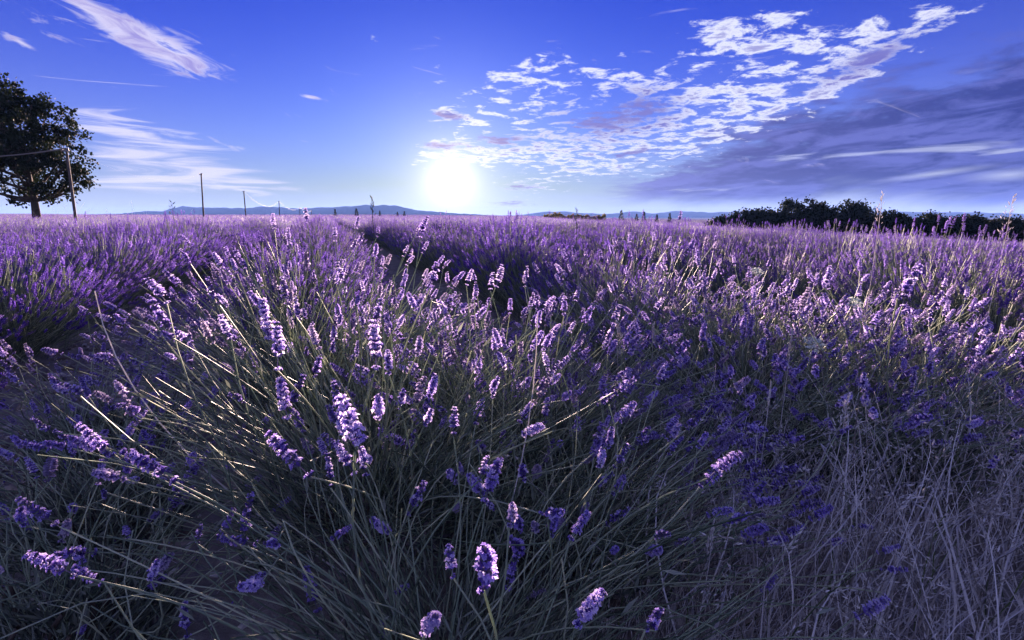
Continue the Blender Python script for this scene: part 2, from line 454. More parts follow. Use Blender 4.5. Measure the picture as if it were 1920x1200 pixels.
def build_ground():
    nr, na = 250, 420
    rr = np.concatenate([[0.0], np.geomspace(0.12, 12000, nr)])
    th = np.linspace(0, 2 * math.pi, na, endpoint=False)
    R, T = np.meshgrid(rr[1:], th, indexing='ij')
    X, Y = (R * np.sin(T)).ravel(), (R * np.cos(T)).ravel()
    V = np.stack([X, Y, ground_z(X, Y)], 1)
    V = np.concatenate([V, [[0, 0, float(ground_z(0.0, 0.0))]]])
    i, j = np.meshgrid(np.arange(nr - 1), np.arange(na), indexing='ij')
    a = (i * na + j).ravel(); b = (i * na + (j + 1) % na).ravel()
    Q = np.stack([a, a + na, b + na, b], 1)
    jj = np.arange(na)
    tri = np.stack([np.full(na, len(V) - 1), jj, (jj + 1) % na], 1)
    g = obj('ground', mesh_from('ground', V, [Q, tri], M['soil']))
    return tag(g, 'dry stony soil of the lavender field showing in the furrows', 'ground', kind='structure')
ground = build_ground()

def ico(sub=1):
    bm = bmesh.new(); bmesh.ops.create_icosphere(bm, subdivisions=sub, radius=1.0)
    V = np.array([v.co[:] for v in bm.verts]); F = np.array([[v.index for v in f.verts] for f in bm.faces])
    bm.free(); return V, F
ICO1, ICO2 = ico(1), ico(2)

def build_hills():
    # one ridge per closed solid: front slope, crest and back slope
    def ridge(name, pts, dist, label):
        px = np.linspace(pts[0][0], pts[-1][0], 150)
        py = np.interp(px, [p[0] for p in pts], [p[1] for p in pts])
        py = py - (vnoise(px / 18.0, px * 0 + 2.5, 11) - 0.5) * 3.0 * np.clip((404 - py) / 8, 0, 1) - (vnoise(px / 6.0, px * 0 + 7.5, 12) - 0.5) * 1.2
        rows = []
        for k in range(9):
            w = k / 8.0
            d = dist * (0.90 + 0.22 * w)
            hf = math.sin(math.pi * min(1.0, w * 1.15) ** 0.9) if w > 0 else 0.0
            row = []
            for x_, y_ in zip(px, py):
                c = at_depth(x_, y_, dist)
                s = d / dist
                hgt = max(0.0, c[2] + 16) * hf
                row.append((c[0] * s, d, -16 + hgt + (hgt * 0.12 * (float(vnoise(np.array(x_ / 9.0), np.array(k * 0.9), 13)) - 0.5) if 0 < k < 8 else 0)))
            rows.append(row)
        V = np.array(rows).reshape(-1, 3); n = len(px)
        F = [(r * n + c, r * n + c + 1, (r + 1) * n + c + 1, (r + 1) * n + c) for r in range(8) for c in range(n - 1)]
        o = obj(name, mesh_from(name, V, [F], M['hill']))
        tag(o, label, 'hill', kind='structure')
    ridge('hills', [(120, 404), (230, 400), (275, 395), (300, 397), (340, 387), (400, 389), (440, 390), (470, 391), (500, 387), (545, 391), (640, 388), (700, 385), (740, 386), (790, 395), (860, 400), (930, 404)],
          3200, 'hazy blue mauve mountain ridge under the sun on the horizon')
    ridge('hills', [(930, 406), (985, 402), (1030, 397), (1055, 396), (1085, 399), (1130, 402), (1190, 396), (1220, 400), (1270, 396), (1330, 399), (1420, 394), (1520, 402), (1700, 397), (1850, 399), (2050, 405)],
          4200, 'faint pale ridge beyond the small conifers')
build_hills()

# ------------------------------------------------------------------ lavender
WIND = np.array([0.16, -0.03, 0.0])

def spike_template(seed, detail):
    """one flower spike of unit length 1 along +z (real length is set by scale): returns V, F(tris), tone"""
    r = np.random.default_rng(seed)
    V, F, T = [], [], []
    def add(v, f, t):
        n = sum(len(a) for a in V)
        V.append(np.array(v)); F.append(np.array(f) + n); T.append(np.full(len(v), t) if np.isscalar(t) else np.array(t))
    bloom = [0.75, 0.5, 0.9, 0.25, 0.65, 0.4][seed % 6]
    bend = r.uniform(-0.16, 0.16, 2)
    axis = lambda t: np.array([bend[0] * t * t, bend[1] * t * t, t])
    nw = {3: 9, 2: 7, 1: 4}[detail]
    hs = np.linspace(0.20, 0.93, nw) + r.uniform(-0.02, 0.02, nw)
    hs[0] = r.uniform(0.0, 0.10)                      # a lone whorl below the spike
    for wi, h in enumerate(hs):
        prof = 0.55 + 0.75 * math.sin(math.pi * min(1, 0.22 + 0.72 * h))
        if wi == 0: prof *= 0.75
        nf = {3: 11, 2: 6, 1: 4}[detail]
        for q in range(nf):
            if r.random() < 0.10: continue
            a = 2 * math.pi * (q + 0.5 * (wi % 2)) / nf + r.uniform(-0.25, 0.25)
            lift = r.uniform(0.35, 0.95) + 0.5 * h
            rad = np.array([math.cos(a), math.sin(a), 0])
            d = rad + np.array([0, 0, lift]); d /= np.linalg.norm(d)
            side = np.cross(d, [0, 0, 1.0]); side /= np.linalg.norm(side)
            nrm = np.cross(side, d)
            L = 0.092 * prof * r.uniform(0.8, 1.2)
            w = L * (0.19 if detail == 3 else 0.23)
            c0 = axis(h) + rad * 0.012
            c1 = c0 + d * L
            if detail == 3:
                # ribbed calyx tube
                ring0 = [c0 + (side * math.cos(b) + nrm * math.sin(b)) * w * 0.7 for b in (0, 2.1, 4.2)]
                ring1 = [c0 + d * L * 0.6 + (side * math.cos(b) + nrm * math.sin(b)) * w * 1.2 for b in (0, 2.1, 4.2)]
                f = [(0, 1, 4), (0, 4, 3), (1, 2, 5), (1, 5, 4), (2, 0, 3), (2, 3, 5), (3, 4, 6), (4, 5, 6), (5, 3, 6)]
                tc = 0.17 * r.random() if r.random() < 0.45 else 0.26 + 0.26 * r.random()
                add(ring0 + ring1 + [c1 - d * L * 0.15], f, tc)
                if r.random() < bloom:
                    # open corolla: two upper, three lower lobes
                    tp = 0.60 + 0.40 * r.random()
                    for b in (0.6, 2.5, 3.8, 4.7, 5.6):
                        o = side * math.cos(b) + nrm * math.sin(b)
                        k = np.cross(d, o)
                        tip = c1 + o * w * 2.6 * r.uniform(0.7, 1.2) + d * L * r.uniform(-0.05, 0.25)
                        mid = c1 + o * w * 1.4 + d * L * 0.12
                        add([c1 - d * L * 0.2, mid + k * w * 0.85, tip, mid - k * w * 0.85], [(0, 1, 2), (0, 2, 3)], [tp - 0.12, tp, tp + 0.06, tp])
            else:
                g = 1.35 if detail == 2 else 1.9
                tp = np.clip(0.30 + 0.58 * r.random(), 0, 1)
                o = nrm
                tip = c1 + d * L * 0.35 * r.random()
                add([c0, c0 + d * L * 0.6 + side * w * 1.5 * g, tip + o * w * 0.6, c0 + d * L * 0.6 - side * w * 1.5 * g], [(0, 1, 2), (0, 2, 3)], [tp * 0.35, tp, tp, tp])
                if detail == 2:
                    add([c0, c0 + d * L * 0.55 + o * w * 1.5, tip, c0 + d * L * 0.55 - o * w * 1.5], [(0, 1, 2), (0, 2, 3)], [tp * 0.3, tp * 0.8, tp, tp * 0.7])
    # the axis of the spike
    if detail >= 2:
        b = 0.012
        ts = np.linspace(0, 0.97, 4)
        ring = [axis(t) + np.array([math.cos(q), math.sin(q), 0]) * b * (1 - 0.6 * t) for t in ts for q in (0, 2.1, 4.2)]
        f = []
        for i in range(3):
            for j in range(3):
                a0, a1 = i * 3 + j, i * 3 + (j + 1) % 3
                f += [(a0, a1, a1 + 3), (a0, a1 + 3, a0 + 3)]
        add(ring, f, 0.12)
    return np.concatenate(V), np.concatenate(F), np.concatenate(T)

SPIKE3 = [spike_template(100 + i, 3) for i in range(9)]
SPIKE2 = [spike_template(200 + i, 2) for i in range(6)]
SPIKE1 = [spike_template(300 + i, 1) for i in range(4)]
SPIKE3_MESH = [mesh_from('flower_spike', V, [F], M['petal_near'], T, smooth=False) for V, F, T in SPIKE3]

def stem_mesh(seed):
    """a stalk of unit length along z, 2 mm thick, with a pair of small leaves"""
    r = np.random.default_rng(seed)
    b = Bag()
    bow = np.array([[r.uniform(-0.06, 0.06), r.uniform(-0.06, 0.06), 0]])
    ribbons(b, np.zeros((1, 3)), np.array([[0, 0, 1.0]]), bow, np.array([0.0019]), np.array([0.5 + 0.4 * r.random()]), seg=6, sides=4, taper=0.75)
    return b.mesh('flower_stalk', M['stem'])
STEM_MESH = [stem_mesh(400 + i) for i in range(7)]

def dome(rng, n, radius, height, spread, lean, flat=0.75):
    """directions and lengths of n stalks radiating from a low crown"""
    az = rng.uniform(0, 2 * math.pi, n)
    tilt = np.radians(spread) * np.sqrt(rng.random(n)) ** flat
    D = np.stack([np.sin(tilt) * np.cos(az), np.sin(tilt) * np.sin(az), np.cos(tilt)], 1)
    D[:, 1] = np.where(D[:, 1] < -0.35, -0.35 + (D[:, 1] + 0.35) * 0.3, D[:, 1])
    D = D + lean + rng.normal(0, 0.07, (n, 3)); D /= np.linalg.norm(D, axis=1, keepdims=True)
    base = np.stack([D[:, 0] * radius * 0.45 + rng.normal(0, 0.08, n), D[:, 1] * radius * 0.45 + rng.normal(0, 0.08, n), rng.uniform(0.04, 0.20, n)], 1)
    horiz = np.hypot(D[:, 0], D[:, 1])
    L = 1.0 / np.sqrt((horiz / (radius * 1.0)) ** 2 + (D[:, 2] / (height - 0.1)) ** 2)
    L = L * np.clip(rng.normal(0.97, 0.09, n), 0.75, 1.12)
    return base, D, L

def leaves(bag, rng, n, radius, height):
    """narrow grey-green leaves in the body of the bush"""
    a = rng.uniform(0, 2 * math.pi, n); rad = radius * 0.62 * np.sqrt(rng.random(n))
    P = np.stack([np.cos(a) * rad, np.sin(a) * rad, rng.uniform(0.02, 0.5, n) * height * (1.05 - rad / radius * 0.7)], 1)
    D = np.stack([np.cos(a), np.sin(a), np.zeros(n)], 1) * rng.uniform(0.1, 1.0, (n, 1)) + rng.normal(0, 0.35, (n, 3)); D[:, 2] = np.abs(D[:, 2]) + 0.5
    L = rng.uniform(0.03, 0.065, n)
    t = np.array([[0, 0, 0], [0.055, 0, 0.4], [0.0, 0.02, 1.0], [-0.055, 0, 0.4]])
    bag.scatter(t, np.array([[0, 1, 2], [0, 2, 3]]), mats34(P, D, L * 1.0, rng.uniform(0, 6.28, n)), rng.random(n))

def bush_meshes(seed, n, radius, height, detail, bare=0.25, spread=68, nleaf=500):
    """three shared meshes of a lavender bush seen from some metres away: flower heads, stalks, foliage"""
    r = np.random.default_rng(seed)
    base, D, L = dome(r, n, radius, height, spread, WIND * 1.6)
    tips = base + D * L[:, None]
    tips[:, 2] = np.maximum(tips[:, 2], 0.12)
    bow = r.normal(0, 0.018, (n, 3)); bow[:, 2] -= 0.01
    st, fl, lf = Bag(), Bag(), Bag()
    wd = {2: 0.0016, 1: 0.0030, 0: 0.004}[detail]
    ribbons(st, base, tips, bow, np.full(n, wd), r.random(n), seg=3 if detail == 2 else 2, sides=3 if detail == 2 else 2, taper=0.8)
    nb = int(n * bare)
    if nb:
        k = r.integers(0, n, nb)
        e = base[k] + D[k] * (L[k] * r.uniform(0.55, 0.95, nb))[:, None] + r.normal(0, 0.03, (nb, 3))
        ribbons(st, base[k], e, bow[k], np.full(nb, wd), 0.05 + 0.65 * r.random(nb), seg=2, sides=3 if detail == 2 else 2, taper=0.9)
    T = SPIKE2 if detail == 2 else SPIKE1
    pick = r.integers(0, len(T), n)
    for i, (V, F, tn) in enumerate(T):
        k = np.where(pick == i)[0]
        if not len(k): continue
        S = r.uniform(0.045, 0.078, len(k))
        S3 = np.stack([S * 1.15, S * 1.15, S], 1) * (1.0 if detail == 2 else 1.25)
        Dk = D[k] * 0.9 + np.array([0, 0, 0.12])
        tone = np.clip(tn[None] * r.uniform(0.5, 1.25, (len(k), 1)) + r.uniform(-0.08, 0.08, (len(k), 1)), 0, 1)
        fl.scatter(V, F, mats34(tips[k], Dk, S3, r.uniform(0, 6.28, len(k))), tone)
    leaves(lf, r, nleaf, radius, height)
    return (fl.mesh('flower_heads', M['petal'], False), st.mesh('stalks', M['stem'], True), lf.mesh('foliage', M['leaf'], False))

MID = [bush_meshes(500 + i, 430 if i < 7 else 200, 0.36 + 0.04 * (i % 3), 0.68 + 0.04 * (i % 4), 2, 0.4 if i < 7 else 2.0, 60, 900) for i in range(9)]
FAR = [bush_meshes(600 + i, 190, 0.44, 0.70, 1, 0.2, 66, 120) for i in range(5)]

def joined(name, tri):
    """one mesh with the three materials, for the distant mass"""
    Vs, Fs, mi, to, n = [], [], [], [], 0
    me = bpy.data.meshes.new(name)
    bm = bmesh.new()
    for k, m in enumerate(tri):
        before = len(bm.faces)
        bm.from_mesh(m)
        bm.faces.ensure_lookup_table()
        for f in bm.faces[before:]: f.material_index = k
    bm.to_mesh(me); bm.free()
    for m in tri: me.materials.append(m.materials[0])
    return me

# ---- where the bushes stand
def row_coord(x, y): return x + 0.32 * y
def make_sites(ymax, margin=1.6):
    sites = []
    r = np.random.default_rng(21)
    for k in range(-170, 190):
        xr = ROW0 + PITCH_X * k
        y = -1.0 + r.uniform(0, 0.5)
        while y < ymax:
            step = 0.56 * (1 + max(0, y - 40) / 60.0)
            jx, jy = r.normal(0, 0.10), r.normal(0, 0.08)
            x = xr - 0.32 * y + jx
            if abs(x) < (y + 0.2) * 0.93 + margin and y > 0.2:
                sites.append((x, y + jy, k))
            y += step * r.uniform(0.85, 1.15)
    return sites
SITES = make_sites(320.0)
HAND = [  # hand-placed bushes close to the camera: x, y, radius, height, stalk count, bare stalks, lean, label
]

def near_bush(name, x, y, radius, height, n, nbare, lean, seed, label, nleaf=3000, spread=66, group=None, cone=None, spike=(0.045, 0.072)):
    """a bush whose flower stalks and spikes are parts one by one"""
    r = np.random.default_rng(seed)
    t = empty(name, (x, y, float(ground_z(x, y))))
    tag(t, label, 'lavender bush', group)
    base, D, L = dome(r, n, radius, height, spread, WIND + np.array(lean))
    if cone is not None:      # keep the lens clear
        P = base + D * L[:, None] + np.array([x, y, 0])
        keep = (np.hypot(P[:, 0], P[:, 1]) > cone)
        base, D, L = base[keep], D[keep], L[keep]
    Rm = frames(D, r.uniform(0, 6.28, len(D)))
    order = np.arange(len(D))
    for i in order:
        m = Matrix(((*Rm[i][0],), (*Rm[i][1],), (*Rm[i][2],)))
        st = bpy.data.objects.new('flower_stalk', STEM_MESH[int(r.integers(len(STEM_MESH)))])
        st.parent = t
        st.location = base[i]; st.rotation_euler = m.to_euler(); st.scale = (1, 1, float(L[i]))
        COL.objects.link(st)
        s = float(r.uniform(*spike))
        sp = bpy.data.objects.new('flower_spike', SPIKE3_MESH[int(r.integers(len(SPIKE3_MESH)))])
        sp.parent = st
        sp.location = (0, 0, 1.0); sp.rotation_euler = (0, 0, float(r.uniform(0, 6.28)))
        f = s * float(r.uniform(1.0, 1.25)); sp.scale = (f, f, s / float(L[i]))
        COL.objects.link(sp)
    st, lf = Bag(), Bag()
    b2, D2, L2 = dome(r, nbare, radius, height, spread, WIND + np.array(lean))
    L2 = L2 * r.uniform(0.55, 1.02, nbare)
    e = b2 + D2 * L2[:, None]
    if cone is not None:
        keep = np.hypot(e[:, 0] + x, e[:, 1] + y) > cone
        b2, e, L2, D2 = b2[keep], e[keep], L2[keep], D2[keep]
    bw = r.normal(0, 0.045, (len(b2), 3)) * L2[:, None] / 0.5
    ribbons(st, b2, e, bw, r.uniform(0.0008, 0.0023, len(b2)), r.random(len(b2)), seg=5, sides=3, taper=0.8)
    # leaf pairs and stubs on the bare stalks
    k = r.integers(0, len(b2), len(b2))
    P = b2[k] + (e - b2)[k] * r.uniform(0.3, 0.95, (len(k), 1))
    tpl = np.array([[0, 0, 0], [0.09, 0.02, 0.45], [0, 0.06, 1.0], [-0.09, 0.02, 0.45]])
    lf.scatter(tpl, np.array([[0, 1, 2], [0, 2, 3]]), mats34(P, D2[k] + r.normal(0, 0.35, (len(k), 3)), r.uniform(0.018, 0.045, len(k)), r.uniform(0, 6.28, len(k))), 0.4 + 0.6 * r.random(len(k)))
    leaves(lf, r, nleaf, radius, height)
    tag(obj('bare_stalks', st.mesh('bare_stalks', M['stem']), t), kind='stuff')
    tag(obj('foliage', lf.mesh('foliage', M['leaf'], False), t), kind='stuff')
    # gnarled woody crown
    wb = Bag()
    nn = 9
    a = r.uniform(0, 6.28, nn)
    P0 = np.stack([r.normal(0, 0.03, nn), r.normal(0, 0.03, nn), np.full(nn, -0.03)], 1)
    P1 = np.stack([np.cos(a) * radius * 0.35, np.sin(a) * radius * 0.35, r.uniform(0.1, 0.2, nn)], 1)
    ribbons(wb, P0, P1, r.normal(0, 0.02, (nn, 3)), r.uniform(0.007, 0.012, nn), r.random(nn), seg=4, sides=5, taper=0.5)
    tag(obj('woody_base', wb.mesh('woody_base', M['wood_cut']), t), kind='stuff')
    return t

NEAR = [
 (-0.42, 1.52, 0.54, 0.74, 105, 560, (-0.06, 0.0, 0.0), 'lavender bush fanning out many bare green stalks, just left of middle', 0.35),
 ( 0.02, 1.90, 0.50, 0.62, 280, 300, (0.22, 0.0, 0.0), 'lavender bush with dense pale spikes leaning right, in the middle of the picture', 0.35),
 (-0.12, 0.86, 0.50, 0.50, 60, 280, (0.0, 0.0, 0.0), 'lavender bush at the bottom edge, its sparse spikes standing over dark stalks', 0.34),
 (-0.86, 2.42, 0.54, 0.78, 295, 260, (0.0, 0.0, 0.0), 'tall pink lit lavender bush behind the fan of bare stalks', None),
 (-0.50, 2.62, 0.42, 0.56, 170, 120, (0.18, 0.0, 0.0), 'lavender bush tucked behind the leaning pale spikes in the middle row', None),
 (-1.22, 1.55, 0.36, 0.36, 75, 190, (-0.30, 0.0, 0.0), 'low lavender bush spilling a few purple spikes over the stony furrow', None),
 ( 0.14, 1.42, 0.44, 0.50, 150, 150, (0.34, 0.05, 0.0), 'lavender bush leaning hard right over the middle furrow, below the pale spikes', 0.35),
 (-0.92, 1.02, 0.32, 0.30, 40, 150, (-0.2, 0.0, 0.0), 'low dark lavender bush at the bottom left corner, over the pebbles', 0.5),
 (-1.62, 2.15, 0.40, 0.38, 90, 90, (-0.1, 0.0, 0.0), 'low dark lavender bush at the far side of the stony furrow', None),
 ( 0.80, 1.98, 0.46, 0.50, 170, 130, (0.12, 0.0, 0.0), 'low violet lavender bush where the middle furrow meets the dry grass', None),
 ( 1.32, 1.90, 0.46, 0.50, 170, 110, (0.14, 0.0, 0.0), 'low violet lavender bush rising out of the dry grass below the umbels', None),
 ( 1.92, 2.00, 0.48, 0.52, 170, 110, (0.14, 0.0, 0.0), 'low dark lavender bush in the dry grass by the right edge', None),
 ( 1.05, 2.45, 0.50, 0.66, 290, 260, (0.10, 0.0, 0.0), 'blue violet lavender bush bordering the dry grass, nearest the middle furrow', None),
 ( 1.60, 2.35, 0.50, 0.62, 290, 200, (0.14, 0.0, 0.0), 'shaded violet lavender bush behind the white flower umbels', None),
 ( 0.72, 2.95, 0.46, 0.72, 290, 330, (0.06, 0.0, 0.0), 'lavender bush with fresh green stalks showing, right of the middle furrow', None),
]
for i, (x, y, rad, h, n, nb, lean, label, cone) in enumerate(NEAR):
    near_bush('lavender_bush', x, y, rad, h, n, nb, lean, 900 + i, label, cone=cone)

def blocked(x, y):
    for (bx, by, rad, *_r) in NEAR:
        if math.hypot(x - bx, y - by) < rad * 0.72: return True
    q = row_coord(x, y)
    if y < 2.3 and q > 0.6: return True            # the grassy gap in the row on the right
    if y < 2.2 and abs(q - ROW0) < 0.9: return True
    if y < 3.4 and q < -0.7 and q > -1.75: return True
    if math.hypot(x, y) < 1.3: return True
    return False

sites = [s for s in SITES if not blocked(s[0], s[1])]
sites.sort(key=lambda s: math.hypot(s[0], s[1]))
N_ONE = 270
rb = np.random.default_rng(33)
ORD = ['first', 'second', 'third', 'fourth', 'fifth', 'sixth', 'seventh', 'eighth', 'ninth', 'tenth', 'eleventh', 'twelfth', 'thirteenth', 'fourteenth', 'fifteenth']
seen_in_row = {}
def row_label(k):
    """label and group: the closest bushes of the three front rows by their order, the others by their row"""
    i = seen_in_row.get(k, 0); seen_in_row[k] = i + 1
    if k == 0: what, g = 'the middle row, counted from the fan of bare stalks', 'bushes of the middle lavender row'
    elif k == -1: what, g = 'the shaded row beyond the stony furrow, counted from the camera', 'bushes of the lavender row beyond the stony furrow'
    elif k == 1: what, g = 'the row behind the dry grass, counted from the grass', 'bushes of the lavender row behind the dry grass'
    else:
        n = ORD[min(abs(k) - 1, 14)]
        g = f'bushes of the {n} lavender row to the ' + ('left' if k < 0 else 'right')
        return (f'violet lavender bush in the {n} row ' + ('beyond the stony furrow, towards the big oak' if k < 0 else 'behind the dry grass, towards the dark trees')), g
    if i < 8: return f'{ORD[i]} lavender bush of ' + what, g
    return 'small looking lavender bush far along ' + what.split(',')[0], g
for (x, y, k) in sites[:N_ONE]:
    t = empty('lavender_bush', (x, y, float(ground_z(x, y)) - 0.01))
    s = float(rb.uniform(0.84, 1.12))
    t.scale = (s, s, s * float(rb.uniform(0.92, 1.08)))
    t.rotation_euler = (0, 0, float(rb.uniform(-0.28, 0.28)))
    lb, grp = row_label(k)
    tag(t, lb, 'lavender bush', grp)
    a, b, c = MID[int(rb.integers(len(MID)))]
    for nm, me in (('flower_heads', a), ('stalks', b), ('foliage', c)):
        tag(obj(nm, me, t), kind='stuff')

def instanced(name, pts, rot, scl, variants, label):
    """one object of kind stuff: meshes of `variants` placed on points by geometry nodes"""
    me = bpy.data.meshes.new(name)
    me.vertices.add(len(pts)); me.vertices.foreach_set('co', np.asarray(pts, np.float32).ravel())
    for nm, tp, data in (('rot', 'FLOAT', rot), ('scl', 'FLOAT_VECTOR', scl)):
        at = me.attributes.new(nm, tp, 'POINT')
        at.data.foreach_set('value' if tp == 'FLOAT' else 'vector', np.asarray(data, np.float32).ravel())
    col = bpy.data.collections.new(name + '_variants')
    for v in variants: col.objects.link(bpy.data.objects.new(name + '_variant', v))
    ng = bpy.data.node_groups.new(name, 'GeometryNodeTree')
    ng.interface.new_socket('Geometry', in_out='INPUT', socket_type='NodeSocketGeometry')
    ng.interface.new_socket('Geometry', in_out='OUTPUT', socket_type='NodeSocketGeometry')
    N = ng.nodes.new
    gi, go = N('NodeGroupInput'), N('NodeGroupOutput')
    ci = N('GeometryNodeCollectionInfo'); ci.inputs['Collection'].default_value = col
    ci.inputs['Separate Children'].default_value = True; ci.inputs['Reset Children'].default_value = True
    ip = N('GeometryNodeInstanceOnPoints'); ip.inputs['Pick Instance'].default_value = True
    ri = N('FunctionNodeRandomValue'); ri.data_type = 'INT'
    for s in ri.inputs:
        if s.type == 'INT' and s.name == 'Min': s.default_value = 0
        if s.type == 'INT' and s.name == 'Max': s.default_value = len(variants) - 1
    ar = N('GeometryNodeInputNamedAttribute'); ar.data_type = 'FLOAT'; ar.inputs['Name'].default_value = 'rot'
    as_ = N('GeometryNodeInputNamedAttribute'); as_.data_type = 'FLOAT_VECTOR'; as_.inputs['Name'].default_value = 'scl'
    cx = N('ShaderNodeCombineXYZ')
    L = ng.links.new
    L(gi.outputs[0], ip.inputs['Points']); L(ci.outputs[0], ip.inputs['Instance'])
    L([o for o in ri.outputs if o.type == 'INT'][0], ip.inputs['Instance Index'])
    L([o for o in ar.outputs if o.enabled][0], cx.inputs[2])
    L(cx.outputs[0], ip.inputs['Rotation'])
    L([o for o in as_.outputs if o.enabled][0], ip.inputs['Scale'])
    L(ip.outputs[0], go.inputs[0])
    o = obj(name, me)
    mod = o.modifiers.new('scatter', 'NODES'); mod.node_group = ng
    return tag(o, label, 'lavender', kind='stuff')

rest = np.array([(x, y) for x, y, k in sites[N_ONE:]])
dist = np.hypot(rest[:, 0], rest[:, 1])
mid_k = dist < 22
def put(sel, variants, name, label):
    p = rest[sel]; d = dist[sel]
    z = ground_z(p[:, 0], p[:, 1])
    w = (1 + np.maximum(0, p[:, 1] - 40) / 60.0) ** 0.8
    s = rb.uniform(0.9, 1.12, len(p))
    hs = rb.uniform(0.88, 1.1, len(p)) * s
    instanced(name, np.stack([p[:, 0], p[:, 1], z - 0.02], 1), rb.uniform(-0.3, 0.3, len(p)), np.stack([s * w, s * w, hs], 1), variants, label)
put(mid_k, [joined('lavender_mass', m) for m in MID], 'lavender_field', 'massed purple lavender rows in the middle distance')
put(~mid_k, [joined('lavender_mass', m) for m in FAR], 'lavender_field', 'massed lavender rows running out to the horizon')

# ------------------------------------------------------------------ chosen stalks of the closest bushes
BUSHES = [o for o in COL.objects if o.parent is None and o.name.startswith('lavender_bush')]
BUSH_A, BUSH_C, BUSH_R = BUSHES[0], BUSHES[2], BUSHES[10]
HERO = [(583, 895, 500, 815), (620, 915, 620, 850), (685, 868, 642, 740), (640, 785, 625, 715), (540, 790, 522, 705), (545, 775, 560, 700), (520, 695, 530, 605),
        (765, 858, 780, 805), (775, 775, 790, 705), (705, 695, 708, 600), (722, 828, 742, 778), (598, 1150, 565, 1065), (950, 1112, 965, 1030), (1033, 1008, 1046, 962),
        (985, 1122, 1022, 1105), (288, 1092, 315, 1028), (352, 1196, 343, 1130), (215, 858, 145, 798), (330, 905, 240, 838), (262, 798, 220, 738), (338, 778, 362, 752),
        (112, 988, 35, 935), (160, 1068, 148, 1030), (455, 1022, 462, 930), (482, 1018, 412, 1012), (765, 968, 795, 900), (908, 945, 928, 858), (356, 695, 354, 640),
        (325, 635, 290, 560), (720, 1205, 716, 1165), (738, 1112, 768, 1096), (620, 1012, 655, 985), (480, 545, 462, 520), (148, 1198, 150, 1172), (590, 700, 600, 665),
        (945, 860, 968, 815), (480, 700, 478, 660), (370, 1020, 374, 985), (240, 1010, 236, 985), (690, 640, 700, 600), (505, 640, 490, 560), (1000, 760, 1040, 705),
        (1692, 575, 1712, 515), (1683, 560, 1728, 498), (1498, 590, 1515, 540), (1545, 540, 1560, 500), (1760, 640, 1785, 600), (1630, 620, 1650, 580)]
def hero_stalks():
    r = np.random.default_rng(77)
    for i, (x0, y0, x1, y1) in enumerate(HERO):
        ln = math.hypot(x1 - x0, y1 - y0)
        low = y0 > 900 or (y0 > 800 and x0 < 360)
        bush = BUSH_C if low else BUSH_A
        if x0 > 1100: bush = BUSH_R
        real = float(r.uniform(0.070, 0.088))
        dep = min(max(real * F_PX / ln, 0.50 if low else 0.72), 0.95 if low else 1.6)
        p0 = at_depth(x0, y0, dep); p1 = at_depth(x1, y1, dep + float(r.uniform(-0.01, 0.02)))
        org = np.array(bush.location)
        crown = org + np.array([r.normal(0, 0.05), r.normal(0, 0.05), 0.10])
        if p0[2] < 0.16: crown = np.array([p0[0] + 0.25, p0[1] + 0.3, 0.02])
        b = Bag()
        d = (p0 - crown)
        bow = np.cross(d, [0, 0, 1.0]) * r.uniform(-0.05, 0.05) + np.array([0, 0, 0.04 * r.random()])
        ribbons(b, (crown - org)[None], (p0 - org)[None], bow[None], np.array([0.0020]), np.array([0.45 + 0.5 * r.random()]), seg=10, sides=5, taper=0.7)
        st = obj('flower_stalk', b.mesh('flower_stalk', M['stem']), bush)
        axis = Vector(p1 - p0); L = axis.length
        sp = bpy.data.objects.new('flower_spike', SPIKE3_MESH[i % len(SPIKE3_MESH)])
        sp.parent = st
        sp.location = p0 - org
        sp.rotation_euler = (axis.to_track_quat('Z', 'Y').to_matrix() @ Matrix.Rotation(r.uniform(0, 6.28), 3, 'Z')).to_euler()
        f = max(L, 0.05) * 0.92
        sp.scale = (f, f, L)
        COL.objects.link(sp)
hero_stalks()

